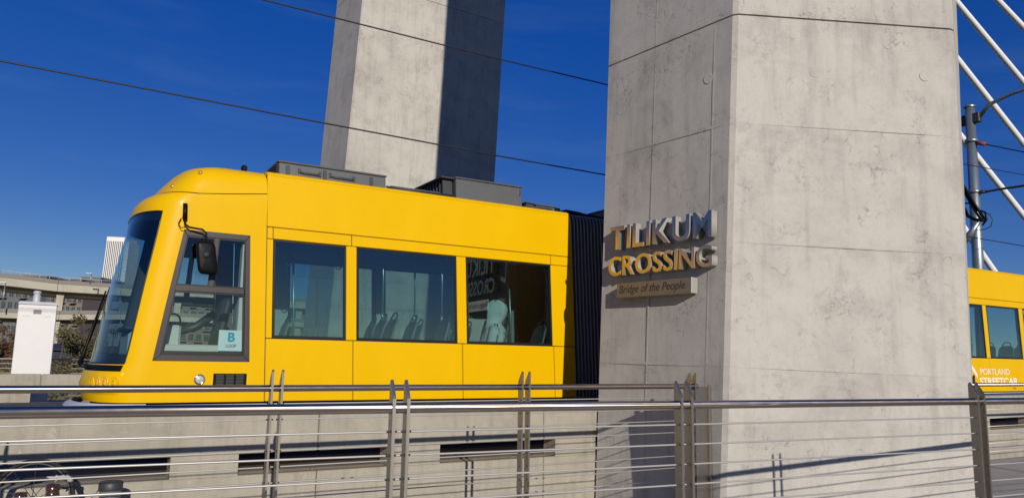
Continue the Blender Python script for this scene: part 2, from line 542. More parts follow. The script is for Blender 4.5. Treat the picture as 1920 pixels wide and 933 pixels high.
# ------------------------------------------------------------------ tower legs
def tower_leg(name, label, ya, sgn, xm, hw, cats, grooves, group, splay=-.24, lean=0.0):
    """house-shaped five-sided shaft; inner face along the deck at y=ya, ridge on the outer side (sgn -1 = towards the camera)"""
    t = Thing(name, label, cats, (xm, ya+sgn*2, -13), ID, group)
    dy2, xm0 = 3.9, xm
    shoulder = hw+splay
    def ring(z, sh=0.0):
        zc = max(-4.0, min(z, 18.0))
        k = (zc-1.77)*.018/4.78
        a = hw-k-sh; b = shoulder-k*(4 if sgn < 0 else 1)-sh
        dy1 = 2.39+.019*(zc-1.77)
        xm = xm0+lean*(zc-8)
        return [(xm-a, ya+sgn*sh*.6), (xm-b, ya+sgn*(dy1-sh)), (xm, ya+sgn*(dy2-sh)),
                (xm+b, ya+sgn*(dy1-sh)), (xm+a, ya+sgn*sh*.6)]
    def cut(pts, c=.045):
        # chamfer each corner of the ring
        out = []
        n = len(pts)
        for i in range(n):
            p = Vector((*pts[i], 0)); q = Vector((*pts[i-1], 0)); r = Vector((*pts[(i+1) % n], 0))
            out.append(p+(q-p).normalized()*c); out.append(p+(r-p).normalized()*c)
        return out
    zs = []
    lo = -13
    for g in grooves:
        zs.append((lo, g-.012)); lo = g+.012
    zs.append((lo, 48))
    for i, (a, b) in enumerate(zs):
        mb = MB()
        hs_ = [a] + [a+(b-a)*k/3 for k in (1, 2)] + [b]
        rings = []
        for k, z in enumerate(hs_):
            rings.append([(p.x, p.y, z) for p in cut(ring(z))])
        n = 10
        vs = [p for r in rings for p in r]
        fs = [(k*n+j, k*n+(j+1) % n, (k+1)*n+(j+1) % n, (k+1)*n+j) for k in range(len(rings)-1) for j in range(n)]
        fs += [list(reversed(range(n))), [(len(rings)-1)*n+j for j in range(n)]]
        mb.add(vs, fs)
        t.part('shaft_lift', mb, M['tower'])
    for g in grooves:
        r0 = [(p.x, p.y, g-.02) for p in cut(ring(g, .035))]; r1 = [(p.x, p.y, g+.02) for p in cut(ring(g, .035))]
        t.part('construction_joint', MB().add(r0+r1, [(j, (j+1) % 10, 10+(j+1) % 10, 10+j) for j in range(10)]), M['tower'])
    # faint board joints left by the formwork, and tie-hole plugs
    def fa(i, z):       # corner i at height z
        p = ring(z)[i]; return Vector((p[0], p[1], z))
    faces = [(0, 1), (1, 2), (2, 3), (3, 4), (4, 0)]
    sm = MB()
    zl = [1.79, 3.40, 5.02, 8.2, 9.8, 11.4, 13.0]
    for (i, j) in faces:
        u = (fa(j, 2)-fa(i, 2)).normalized(); n = Vector((u.y, -u.x, 0))
        if n.dot(Vector((fa(i, 2).x-xm, fa(i, 2).y-(ya+sgn*1.6), 0))) < 0: n = -n
        ln = (fa(j, 2)-fa(i, 2)).length
        for z in zl:
            p, q = fa(i, z)+u*.06, fa(j, z)-u*.06
            w = .022
            vs = []
            for e in (p, q):
                vs += [e-Vector((0, 0, w)), e-Vector((0, 0, w*.3))+n*.0005, e+Vector((0, 0, w*.3))+n*.0005, e+Vector((0, 0, w))]
            sm.add(vs, [(0, 1, 5, 4), (1, 2, 6, 5), (2, 3, 7, 6)])
        vpos = (1.02, 2.08) if ln < 2.6 else (ln*.38, ln*.62)
        for l in vpos:
            if ln < 3.6 and ln > 2.6: continue
            w = .018
            lim = [-3.0] + [g_+o_ for g_ in grooves if g_ < 20 for o_ in (-.05, .05)] + [19.0]
            for z0_, z1_ in zip(lim[::2], lim[1::2]):
                nz = max(2, int((z1_-z0_)/.8))
                vs = []
                for k_ in range(nz+1):
                    z = z0_+(z1_-z0_)*k_/nz
                    a_, b_ = fa(i, z), fa(j, z)
                    u_ = (b_-a_).normalized(); n_ = Vector((u_.y, -u_.x, 0))
                    if n_.dot(n) < 0: n_ = -n_
                    e = a_+u_*(l/ln*(b_-a_).length)
                    vs += [e-u_*w-n_*.001, e-u_*w*.3+n_*.0004, e+u_*w*.3+n_*.0004, e+u_*w-n_*.001]
                sm.add(vs, [(4*q_+c_i, 4*q_+c_i+1, 4*q_+c_i+5, 4*q_+c_i+4) for q_ in range(nz) for c_i in range(3)])
    t.part('board_joint', sm, M['tower'], kind='stuff')
    plugs = []
    def plug(i, j, l, z, r=.075):
        u = (fa(j, z)-fa(i, z)).normalized(); n = Vector((u.y, -u.x, 0))
        if n.dot(Vector((fa(i, z).x-xm, fa(i, z).y-(ya+sgn*1.6), 0))) < 0: n = -n
        c = fa(i, z)+u*l
        mb = MB()
        pr = [(r, -.004), (r, .0012), (r*.8, .0022), (r*.74, .0007), (.001, .0007)]
        vs, fs = [], []
        N_ = 18
        for (rr, h) in pr:
            for k in range(N_):
                a = 2*math.pi*k/N_
                vs.append(c+n*h+u*rr*math.cos(a)+Vector((0, 0, rr*math.sin(a))))
        for q in range(len(pr)-1):
            for k in range(N_): fs.append((q*N_+k, q*N_+(k+1) % N_, (q+1)*N_+(k+1) % N_, (q+1)*N_+k))
        mb.add(vs, fs)
        t.part('tie_hole_plug', mb, M['tower'])
    if sgn < 0:
        plug(1, 2, 1.12, 5.79); plug(1, 2, 2.15, 6.27); plug(1, 2, 2.66, 5.84); plug(0, 1, .36, 5.72); plug(0, 1, 2.05, 5.75)
    else:
        plug(0, 4, 1.95, 13.55); plug(0, 4, 3.9, 13.0); plug(0, 4, 2.7, 9.0); plug(0, 4, 1.1, 12.6)
    return t

XM = 10.05
near_leg = tower_leg('bridge_tower_leg', 'near concrete bridge tower leg carrying the raised metal name letters', 9.3, -1, XM, 3.05,
                     'bridge tower', [6.55, 14.6, 22.6, 30.6], 'legs of the bridge tower')
far_leg = tower_leg('bridge_tower_leg', 'far concrete bridge tower leg beyond the streetcar, half in shadow', 23.75, 1, XM, 2.86,
                    'bridge tower', [6.4, 14.72, 22.6, 30.6], 'legs of the bridge tower', .19, .014)

# ------------------------------------------------------------------ slotted concrete barriers
def barrier(label, y0, y1, x0, x1, slot0, joints0, flip=False):
    t = Thing('concrete_barrier', label, 'barrier', (x0, y0, 0), DM, 'slotted concrete barriers along the tracks')
    zt, s1, s0, zb = .93, .43, .185, -.5
    x = joints0
    while x-3.3 > x0: x -= 3.3
    a = x0
    while a < x1-.01:
        b = min(x, x1)
        if b-a > .05:
            mb = MB().cbox(a+.004, b-.004, y0, y1, s1, zt, .018)
            t.part('top_beam', mb, M['barrier'])
            t.part('base_beam', MB().cbox(a+.004, b-.004, y0+.004, y1-.004, zb, s0, .012), M['barrier'])
        a = b; x += 3.3
    k = slot0
    while k-2.575 > x0-1.8: k -= 2.575
    prev = x0
    while prev < x1:
        e = min(k, x1)
        if e-prev > .02:
            t.part('pier', MB().box(prev, e, y0+.002, y1-.002, s0, s1), M['barrier'])
        prev = k+1.85; k += 2.575
    return t
barrier('slotted concrete barrier in front of the streetcar, left of the tower leg', 9.305, 9.62, -14, 7.7, 1.87, -.5)
barrier('slotted concrete barrier to the right of the near tower leg', 9.305, 9.62, 12.4, 50, 18.0, 16.2)
barrier('far slotted concrete barrier across the tracks behind the streetcar nose', 23.7, 24.0, -22, 7.1, 1.87, -.5)
barrier('far slotted concrete barrier across the tracks, right of the far tower leg', 23.7, 24.0, 13.0, 50, 18.0, 16.2)

# ------------------------------------------------------------------ tracks
for yc, lb in ((11.98, 'steel rails of the near track under the yellow streetcar'), (19.6, 'steel rails of the empty far track beyond the streetcar')):
    t = Thing('tram_track', lb, 'track', (0, yc, .2), DM, 'tram tracks on the bridge deck')
    for sd in (-.7175, .7175):
        t.part('rail', MB().cbox(-40, 60, yc+sd-.035, yc+sd+.035, .2, .26, .01), M['rail'])

# ================================================================== RAILINGS
RZ = 1.28
def plate_mesh(w, th, top_near, top_far, zb, c=.004):
    """flat bar post, deep across the rail; the tops are cut on a slant. local: x thickness, y depth, z up"""
    mb = MB()
    y0, y1 = -w/2, w/2
    h = th/2
    vs = []
    for sx in (-1, 1):
        for (y, z) in ((y0, zb), (y1, zb), (y1, top_far-.02), (y1-.012, top_far), (y0+.012, top_near), (y0, top_near-.02)):
            vs.append((sx*h, y, z))
    n = 6
    fs = [tuple(reversed(range(n))), tuple(range(n, 2*n))] + [(i, (i+1) % n, n+(i+1) % n, n+i) for i in range(n)]
    mb.add(vs, fs)
    return mb

def railing(label, P0, P1, posts, slope_near, zb=-.45, span=None, ncab=8, group='steel cable railings on the bridge', mid=False, closure=False):
    P0, P1 = Vector((*P0, 0)), Vector((*P1, 0))
    u = (P1-P0).normalized()
    t = Thing('cable_railing', label, 'railing', (P0.x, P0.y, 0), DM, group)
    ang = math.atan2(u.y, u.x)
    Lr = (P1-P0).length
    mb = MB().tube([P0+Vector((0, 0, RZ)), (P0+P1)/2+Vector((0, 0, RZ)), P1+Vector((0, 0, RZ))], .031, 20)
    t.part('handrail', mb, M['steel'])
    hi, lo = 1.45, 1.36
    src = None
    stud = None
    for x in posts:
        for dx in (-.045, .045):
            p = P0+u*((x-P0.x)/u.x+dx)
            if src is None:
                me = plate_mesh(.085, .02, lo if slope_near else hi, hi if slope_near else lo, zb).mesh('post', [M['plate']])
                src = t.part('post', me, None)
                src.location = (p-P0); src.rotation_euler = (0, 0, ang)
                # small swage fittings where each wire rope passes the bar
                sb = MB()
                for k in range(1, ncab+1):
                    z = RZ-.14*k
                    sb.tube([(-.032, 0, z), (.032, 0, z)], .0075, 6)
                stud = t.part('swage_fitting', sb.mesh('swage_fitting', [M['darkgrey']]), None, parent=src, kind='stuff')
            else:
                c = src.copy(); COL.objects.link(c); c.parent = t.o; c.location = (p-P0)
                s2 = stud.copy(); COL.objects.link(s2); s2.parent = c
    me = None
    for k in range(1, ncab+1):
        z = RZ-.14*k
        if me is None:
            pts = [P0+u*(Lr*i/6) for i in range(7)]
            me = MB().tube([q-P0 for q in pts], .0064, 8).mesh('cable', [M['cable']])
        o = t.part('cable', me, None)
        o.location = (0, 0, z)
    return t, u, P0

# front railing on the viewer's side of the path
def r1y(x): return 4.55-.104*x
rl, u1, p1 = railing('front stainless cable railing running the whole width nearest the viewer', (-4.0, r1y(-4)), (14.0, r1y(14)), [-3.2, 1.83, 3.95, 7.2, 10.6], True)
# second railing ends against the tower leg
rl2, u2, p2 = railing('second stainless cable railing, ending at the left face of the tower leg', (-8, 7.1), (6.97, 7.1), [-6.3, -3.6, -.94, 1.73, 4.40, 6.86], False)
rl2.part('closure_plate', MB().cbox(6.76, 7.20, 7.13, 7.142, -.43, 1.27, .003), M['plate'])
rl2.part('closure_angle', MB().cbox(7.17, 7.206, 7.09, 7.128, -.43, 1.29, .004), M['plate'])
railing('stainless cable railing right of the tower leg', (13.1, 7.1), (36, 7.1), [13.25, 16.3, 19.3, 22.3, 25.3], False)
rl4, u4, p4 = railing('distant cable railing along the far edge of the bridge at left', (-16, 27.6), (8, 27.6), [-14, -11, -8, -5, -2, 1, 4, 7], False, 0.0)

# ================================================================== NAME SIGN
LA = Vector((7.0, 9.3, 0))
lu = Vector((.25, -2.42, 0)).normalized()
ln_ = Vector((lu.y, -lu.x, 0))            # outward
UPV = Vector((0, 0, 1))
sign = Thing('bridge_name_sign', 'raised steel letters TILIKUM CROSSING with a plaque on the near tower leg', 'sign', LA+lu*1.25+UPV*2.7)
def letters(word, l0, l1, z0, z1, gap, wx):
    ms = [text_mesh('letter', ch, 1.0, .5, M['letter'], .014) for ch in word]
    ex = [extent(m) for m in ms]
    ws = [(e[1]-e[0])*wx.get(c, 1.0) for e, c in zip(ex, word)]
    sc = (l1-l0-gap*(len(word)-1))/sum(ws)
    x = l0
    for m, e, w, ch in zip(ms, ex, ws, word):
        kx = w*sc/(e[1]-e[0]); cap = .74
        ky = (z1-z0)/cap
        for v in m.vertices:
            X = x+(v.co.x-e[0])*kx
            Zz = z0+(v.co.y+.0)*ky
            D = .004+(v.co.z+.5)*.116
            v.co = LA+lu*X+UPV*Zz+ln_*D-sign.base
        m.update()
        m.materials.append(M['letterside'])
        for p in m.polygons:
            p.material_index = 0 if p.normal.dot(ln_) > .7 else 1
        sign.part('letter', m, None)
        x += w*sc+gap
letters('TILIKUM', .33, 2.25, 3.47, 3.84, .055, {'I': 1.0, 'M': .95})
letters('CROSSING', .31, 2.26, 3.07, 3.37, .03, {'I': 1.0})
def lface(l, z, dd): return LA+lu*l+UPV*z+ln_*dd
mb = MB().cbox(.51, 1.93, 0, .125, 2.73, 2.945, .004, fn=lambda l, d_, z: lface(l, z, .004+d_))
pq = sign.part('plaque', mb, [M['plaque'], M['letterside']])
for p in pq.data.polygons:
    p.material_index = 0 if p.normal.dot(ln_) > .7 else 1
tm = text_mesh('inscription', 'Bridge of the People', .185, .001, M['darkgrey'], .0012, .22)
e = extent(tm)
k = (1.84-.585)/(e[1]-e[0])
for v in tm.vertices:
    v.co = lface(.565+(v.co.x-e[0])*k, 2.795+v.co.y*.88, .1305+v.co.z)-sign.base
tm.update()
sign.part('inscription', tm, None, parent=pq, kind='stuff')

# ================================================================== STREETCAR
YN, YC = 10.75, 11.98
SKEW = .047
def sk(s, y, z): return (s-SKEW*(z-1.81), y, z)
car = Thing('streetcar', 'yellow articulated streetcar passing behind the near tower leg', 'streetcar', (11.2, YC, .26), DM)
ZB, ZS, ZW, ZH, ZR = .94, 1.80, 3.195, 3.365, 4.12

def mirror_y(fn):
    return lambda x, y, z: fn(x, 2*YC-y, z)

def panel(s0, s1, z0, z1, lean=0.0, th=.028, c=.006):
    """outer skin panel on the near side, chamfered edges"""
    def fn(x, y, z):
        yy = y + (lean*(z-z0)/(z1-z0) if lean else 0)
        return sk(x, yy, z)
    return MB().cbox(s0, s1, YN, YN+th, z0, z1, c, 0, fn)

def flip(mb):
    out = MB()
    out.v = [Vector((v.x, 2*YC-v.y, v.z)) for v in mb.v]
    out.f = [list(reversed(f)) for f in mb.f]; out.m = list(mb.m); out.sm = list(mb.sm)
    return out

def both(name, mb, mats, parent=None):
    a = car.part(name, mb, mats, parent)
    b = car.part(name, flip(mb), mats, parent)
    return a, b

def window(s0, s1, far, z0=ZS+.01, z1=ZW):
    for fl in (far,):
        g = MB()
        w = .034
        for (a, b, c, d_) in ((s0, s1, z0, z0+w), (s0, s1, z1-w, z1), (s0, s0+w, z0+w, z1-w), (s1-w, s1, z0+w, z1-w)):
            g.cbox(a, b, YN+.001, YN+.05, c, d_, .004, 0, sk)
        p = MB().box(s0+w*.6, s1-w*.6, YN+.012, YN+.017, z0+w*.6, z1-w*.6, 0, sk)
        if fl: g, p = flip(g), flip(p)
        fo = car.part('window', g, M['gasket'])
        car.part('pane', p, M['glass'], parent=fo)

def section(s0, s1, wins, lows, heads, farwins=None):
    farwins = farwins or wins
    G_ = .005
    both('cantrail_panel', panel(s0, s1, ZH+G_, ZR, lean=.035), M['yellow'])
    for a, b in heads: both('header_panel', panel(a+G_, b-G_, ZW+G_, ZH-G_), M['yellow'])
    for a, b in lows: both('lower_panel', panel(a+G_, b-G_, ZB, ZS-G_), M['yellow'])
    def edges(ws_): return [s0] + [e for w in ws_ for e in w] + [s1]
    for fl in (False, True):
        ed = edges(farwins if fl else wins)
        for i in range(0, len(ed), 2):
            if ed[i+1]-ed[i] > .02:
                pm = panel(ed[i]+.003, ed[i+1]-.003, ZS+G_, ZW-G_*.5)
                car.part('pillar_panel', flip(pm) if fl else pm, M['yellow'])
    # dark structural frame behind the skin
    fr = MB()
    for fl in (False, True):
        ed = edges(farwins if fl else wins)
        q = MB()
        q.box(s0, s1, YN+.03, YN+.075, ZB, ZS+.012, 0, sk)
        q.box(s0, s1, YN+.03, YN+.075, ZW-.012, ZH+.03, 0, sk)
        q.box(s0, s1, YN+.068, YN+.085, ZH+.03, ZR-.01, 0, sk)
        for i in range(0, len(ed), 2):
            if ed[i+1]-ed[i] > .02: q.box(ed[i], ed[i+1], YN+.03, YN+.075, ZS+.012, ZW-.012, 0, sk)
        if fl: q = flip(q)
        fr.v, n0 = fr.v+q.v, len(fr.v)
        fr.f += [[i+n0 for i in f] for f in q.f]; fr.m += q.m; fr.sm += q.sm
    car.part('body_frame', fr, M['frame'])
    ln = MB()
    for fl in (False, True):
        ed = edges(farwins if fl else wins)
        q = MB()
        q.box(s0+.01, s1-.01, YN+.078, YN+.10, 1.1, ZS, 0, sk)
        q.box(s0+.01, s1-.01, YN+.09, YN+.13, ZW, 3.46, 0, sk)
        for i in range(0, len(ed), 2):
            if ed[i+1]-ed[i] > .02: q.box(ed[i]+.02, ed[i+1]-.02, YN+.078, YN+.12, ZS+.002, ZW-.002, 0, sk)
        if fl: q = flip(q)
        n0 = len(ln.v); ln.v += q.v
        ln.f += [[i+n0 for i in f] for f in q.f]; ln.m += q.m; ln.sm += q.sm
    car.part('interior_lining', ln, M['lining'])
    car.part('interior_ceiling', MB().box(s0+.02, s1-.02, YN+.135, 2*YC-YN-.135, 3.40, 3.5, 0, sk), M['ceil'])
    car.part('interior_floor', MB().box(s0+.02, s1-.02, YN+.08, 2*YC-YN-.08, 1.0, 1.08, 0, sk), M['intfloor'])
    car.part('underframe', MB().box(s0+.15, s1-.15, YN+.18, 2*YC-YN-.18, .42, .93, 0), M['black'])
    # roof: flat centre with rounded shoulders
    rf = MB()
    pr = [(YN+.035, ZR), (YN+.05, ZR+.03), (YN+.11, ZR+.06), (YN+.3, ZR+.085), (YC, ZR+.10)]
    pr = pr + [(2*YC-y, z) for y, z in reversed(pr[:-1])]
    vs = [sk(s, y, z) for s in (s0, s1) for y, z in pr]
    n = len(pr)
    rf.add(vs, [(i, i+1, n+i+1, n+i) for i in range(n-1)] + [tuple(range(n)), tuple(range(n, 2*n))], 0, False)
    car.part('roof', rf, M['yellow'])
    for w in wins: window(*w, False)
    for w in farwins: window(*w, True)

section(2.40, 7.66, [(2.49, 3.55), (3.715, 5.375), (5.55, 7.19)],
        [(2.40, 3.66), (3.66, 5.465), (5.465, 7.215), (7.215, 7.655)], [(2.40, 2.485), (2.485, 3.635), (3.635, 7.2), (7.2, 7.655)],
        [(2.49, 2.97), (3.30, 4.87), (5.06, 6.75)])
section(8.62, 13.5, [(8.9, 9.9), (10.2, 11.9), (12.2, 13.2)],
        [(8.62, 10.05), (10.05, 12.05), (12.05, 13.5)], [(8.62, 10.05), (10.05, 12.05), (12.05, 13.5)])
section(14.46, 24.3, [(14.8, 16.6), (16.8, 18.6), (18.8, 20.88), (21.06, 22.72), (22.93, 24.1)],
        [(14.46, 16.7), (16.7, 18.7), (18.7, 20.97), (20.97, 22.82), (22.82, 24.3)], [(14.46, 18.7), (18.7, 22.85), (22.85, 24.3)])
# blue skirt stripe under the rear section
both('skirt_stripe', MB().cbox(14.5, 24.3, YN+.004, YN+.03, .76, .925, .005, 0, sk), M['blue'])

# bellows between the sections
for a, b in ((7.66, 8.62), (13.5, 14.46)):
    mb = MB()
    nF = 13
    prof = []
    for k in range(nF*2+1):
        prof.append((a+(b-a)*k/(nF*2), 0.0 if k % 2 == 0 else .075))
    loops = []
    for (s, ins) in prof:
        y0, y1 = YN+.02+ins, 2*YC-YN-.02-ins
        z0, z1 = .80+ins, 4.16-ins
        r = .16
        lp = []
        for (cy, cz, a0) in ((y0+r, z1-r, 90), (y1-r, z1-r, 0), (y1-r, z0+r, -90), (y0+r, z0+r, -180)):
            for q in range(5):
                an = R(a0+90-22.5*q)
                lp.append(sk(s, cy+r*math.cos(an), cz+r*math.sin(an)))
        loops.append(lp)
    n = len(loops[0])
    vs = [p for l in loops for p in l]
    mb.add(vs, [(i*n+j, i*n+(j+1) % n, (i+1)*n+(j+1) % n, (i+1)*n+j) for i in range(len(loops)-1) for j in range(n)])
    bel = car.part('bellows', mb, M['bellows'])
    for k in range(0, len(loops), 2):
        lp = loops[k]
        car.part('pleat_edge_glint', MB().tube(list(lp)+[lp[0]], .009, 5, cap=False), M['rib'], parent=bel)  # thin pale loops added to paint the glint along each outer fold
    car.part('gangway_floor', MB().box(a, b, YN+.4, 2*YC-YN-.4, 1.0, 1.07, 0, sk), M['intfloor'])
    cvb = MB().cbox(a-.12, b+.06, YN+.30, 2*YC-YN-.30, 4.12, 4.25, .02, 0, sk)
    for kk in range(3):
        cvb.cbox(a+.12+kk*.3, a+.15+kk*.3, YN+.32, YN+.36, 4.22, 4.29-kk*.02, .006, 0, sk)
    car.part('bellows_cover', cvb, M['black'], kind='stuff')
    hp = MB()
    hp.tube([sk(a-.05, YN+.45, 4.22), sk(a+.2, YN+.4, 4.275), sk(a+.45, YN+.4, 4.265), sk(b+.05, YN+.4, 4.2)], .03, 8)
    hp.tube([sk(a-.15, YN+.75, 4.2), sk(a+.2, YN+.7, 4.27), sk(b, YN+.75, 4.22)], .035, 8)
    hp.cbox(a-.25, a+.02, YN+.35, YN+.9, 4.2, 4.30, .01, 0, sk)
    car.part('roof_hose', hp, M['black'])

# ------------------------------------------------------------------ cab (lofted nose)
def interp(z, tab):
    for (a, va), (b, vb) in zip(tab, tab[1:]):
        if a <= z <= b: return va+(vb-va)*(z-a)/(b-a)
    return tab[-1][1] if z > tab[-1][0] else tab[0][1]
TX4 = [(.94, .27), (1.15, .215), (1.33, .26), (1.41, .315), (1.48, .335), (2.43, .475), (3.21, .62), (3.47, .655), (3.56, .665), (3.64, .70), (3.70, .77), (3.735, .84), (3.76, .88), (3.92, 1.0), (4.05, 1.11), (4.13, 1.20), (4.185, 1.34), (4.21, 1.7)]
TX3 = [(.94, .60), (1.15, .60), (1.33, .65), (1.48, .70), (2.43, .83), (3.21, .945), (3.47, .975), (3.60, 1.0), (3.70, 1.07), (3.76, 1.16), (3.92, 1.27), (4.05, 1.37), (4.13, 1.42), (4.185, 1.55), (4.21, 1.9)]
TX2 = [(.94, .97), (1.48, 1.0), (2.43, 1.135), (3.21, 1.25), (3.60, 1.31), (3.70, 1.37), (3.76, 1.44), (4.05, 1.60), (4.13, 1.66), (4.185, 1.78), (4.21, 2.1)]
TX1 = [(.94, 2.235), (1.48, 2.205), (2.43, 2.14), (3.21, 2.105), (4.21, 2.06)]
THW = [(.94, 1.23), (3.62, 1.228), (3.72, 1.222), (3.76, 1.212), (3.92, 1.205), (4.05, 1.165), (4.13, 1.09), (4.185, .96), (4.21, .5)]
def seam(z): return 2.392-SKEW*(z-1.81)
NS = 2.5
def plan(z, th):
    xs = interp(z, TX2)-.0; x4 = interp(z, TX4); w = interp(z, THW)
    s, c = math.sin(th), math.cos(th)
    return (xs-(xs-x4)*max(0, s)**(2/NS), YC-w*max(0, c)**(2/NS), z)
def th3(z):
    xs = interp(z, TX2); x4 = interp(z, TX4); x3 = interp(z, TX3)
    q = (xs-x3)/(xs-x4)
    return math.asin(max(0, min(1, q))**(NS/2))
def cab_col(z, t):
    """t 0 seam .. 1 window rear .. 2 window front .. 3 windscreen edge .. 4 centre line"""
    w = interp(z, THW)
    if t <= 1: return (seam(z)+(min(interp(z, TX1), seam(z)-.03)-seam(z))*t, YC-w, z)
    if t <= 2:
        a = min(interp(z, TX1), seam(z)-.03); b = interp(z, TX2)
        return (a+(b-a)*(t-1), YC-w, z)
    h = th3(z)
    if t <= 3: return plan(z, h*(t-2))
    return plan(z, h+(math.pi/2-h)*(t-3))
cols = [0, 1, 1.5, 2, 2.15, 2.3, 2.5, 2.7, 2.85, 3] + [3+k/12 for k in range(1, 13)]
full = cols + [8-t for t in reversed(cols[:-1])]
def cab_bend(p):
    # the hood joint climbs a little towards the rear
    x, y, z = p
    w = max(0, min((z-3.42)/.28, (4.12-z)/.36, 1))
    return (x, y, z+.125*w*max(0, x-1.45))
def cabP(z, t):
    if t <= 4: return Vector(cab_bend(cab_col(z, t)))
    p = cab_bend(cab_col(z, 8-t)); return Vector((p[0], 2*YC-p[1], p[2]))
rows = [.94, 1.04, 1.15, 1.25, 1.33, 1.355, 1.41, 1.43, 1.48, 1.6, 1.8, 2.1, 2.43, 2.8, 3.0, 3.21, 3.36, 3.45, 3.52, 3.60, 3.66, 3.70, 3.722, 3.735, 3.76, 3.84, 3.92, 3.99, 4.05, 4.09, 4.13, 4.16, 4.185, 4.21]
def side_win(t, z): return 1 <= t < 2 and 1.48 <= z < 3.21-1e-4
def wind(t, z): return 3 <= t < 5 and 1.43 <= z < 3.45-1e-4
shell, ws = MB(), MB()
n = len(full)
grid = [[cabP(z, t) for t in full] for z in rows]
for i in range(len(rows)-1):
    z = rows[i]
    for j in range(n-1):
        t = full[j]
        tm_ = t if t < 4 else 8-full[j+1]
        q = [grid[i][j], grid[i][j+1], grid[i+1][j+1], grid[i+1][j]]
        if side_win(tm_, z): continue
        if wind(t, z):
            ws.add(q, [(0, 1, 2, 3)], 0, True); continue
        black = (2.9 < t < 5.1 and 1.33 <= z < 1.40) or (3.722 <= z < 3.73)
        shell.add(q, [(0, 1, 2, 3)], 1 if black else 0, True)
# roof cap
cap = grid[-1]
shell.add(cap, [tuple(range(n))], 0, False)
def weld(mb):
    me = mb
    key, remap, vs = {}, [], []
    for v in me.v:
        k = (round(v.x, 5), round(v.y, 5), round(v.z, 5))
        if k not in key: key[k] = len(vs); vs.append(v)
        remap.append(key[k])
    me.v = vs
    me.f = [[remap[i] for i in f] for f in me.f]
    return me
car.part('cab_shell', weld(shell), [M['yellow'], M['black']])
car.part('windshield', weld(ws), [M['wsglass']])
# black ceramic band along the windscreen edge (printed on the glass, a thin film behind it)
bd = MB()
def inset(p): 
    d_ = Vector((1, 0, 0)) if abs(p.y-YC) < .75 else Vector((.6, math.copysign(.8, YC-p.y), 0))
    return p+d_*.012
zz = [1.43, 1.48, 1.55]
tt = [t for t in full if 3 <= t <= 5]
for i in range(2):
    for j in range(len(tt)-1):
        bd.add([inset(cabP(zz[i], tt[j])), inset(cabP(zz[i], tt[j+1])), inset(cabP(zz[i+1], tt[j+1])), inset(cabP(zz[i+1], tt[j]))], [(0, 1, 2, 3)])
zz = [3.33, 3.39, 3.45]
for i in range(2):
    for j in range(len(tt)-1):
        bd.add([inset(cabP(zz[i], tt[j])), inset(cabP(zz[i], tt[j+1])), inset(cabP(zz[i+1], tt[j+1])), inset(cabP(zz[i+1], tt[j]))], [(0, 1, 2, 3)])
car.part('windshield_border', bd, M['gasket'], fix=False)
# rubber seal round the windscreen
sl_ = []
pts = [cabP(z, 3) for z in [1.43+.02+k*(2.0/12) for k in range(12)]] + [cabP(3.45, t) for t in tt] + [cabP(z, 5) for z in [1.43+.02+k*(2.0/12) for k in reversed(range(12))]] + [cabP(1.43, t) for t in reversed(tt)]
car.part('windshield_seal', MB().tube(pts+[pts[0]], .011, 6, cap=False), M['gasket'])

# cab side windows: wide brown frame, two small upper lights over one large lower light
def cabside(fl):
    def P(a, z, dy=0.0):
        x1, x2 = interp(z, TX1), interp(z, TX2)
        x = x1+(x2-x1)*a
        return Vector((x, (YN-dy) if not fl else 2*YC-YN+dy, z))
    def bar(q, d0, d1, mb, c=.006):
        # q: four (a, z) corners; a flat bar from depth -d1 to d0 outwards
        front = [P(a, z, d0) for a, z in q]; back = [P(a, z, -d1) for a, z in q]
        ctr = sum(front, Vector())/4
        fin = [p+(ctr-p).normalized()*c for p in front]
        mid = [p-Vector((0, (-d0*.4 if not fl else d0*.4), 0)) for p in front]
        mb.add(fin+mid+back, [(0, 1, 2, 3)]+[(4+i, 4+(i+1) % 4, (i+1) % 4, i) for i in range(4)]+[(8+i, 8+(i+1) % 4, 4+(i+1) % 4, 4+i) for i in range(4)])
    f = MB()
    wz, wa = .075, .062
    zl, zh, zm = 1.475, 3.215, 2.43
    ml = [(0, zl), (1, zl), (1-wa, zl+wz), (wa, zl+wz)]
    bar(ml, .012, .04, f)
    bar([(wa, zh-wz), (1-wa, zh-wz), (1, zh), (0, zh)], .012, .04, f)
    bar([(0, zl), (wa, zl+wz), (wa, zh-wz), (0, zh)], .012, .04, f)
    bar([(1-wa, zl+wz), (1, zl), (1, zh), (1-wa, zh-wz)], .012, .04, f)
    bar([(wa, zm-.035), (1-wa, zm-.035), (1-wa, zm+.035), (wa, zm+.035)], .010, .04, f)
    bar([(.475, zm+.035), (.525, zm+.035), (.525, zh-wz), (.475, zh-wz)], .009, .04, f)
    fo = car.part('cab_window', f, M['winframe'])
    g2 = MB()
    for (a0, a1, z0, z1) in ((wa, 1-wa, zl+wz, zm-.035), (wa, .475, zm+.035, zh-wz), (.525, 1-wa, zm+.035, zh-wz)):
        car.part('pane', MB().add([P(a0, z0, -.012), P(a1, z0, -.012), P(a1, z1, -.012), P(a0, z1, -.012)], [(0, 1, 2, 3)]), M['cabglass'], parent=fo)
        for q in (((a0, z0), (a1, z0), (a1-.02, z0+.022), (a0+.02, z0+.022)), ((a0+.02, z1-.022), (a1-.02, z1-.022), (a1, z1), (a0, z1)),
                  ((a0, z0), (a0+.02, z0+.022), (a0+.02, z1-.022), (a0, z1)), ((a1-.02, z0+.022), (a1, z0), (a1, z1), (a1-.02, z1-.022))):
            bar(q, -.003, .02, g2, .001)
    car.part('pane_seal', g2, M['gasket'], parent=fo)
    return fo, P
fo, CP = cabside(False)
cabside(True)
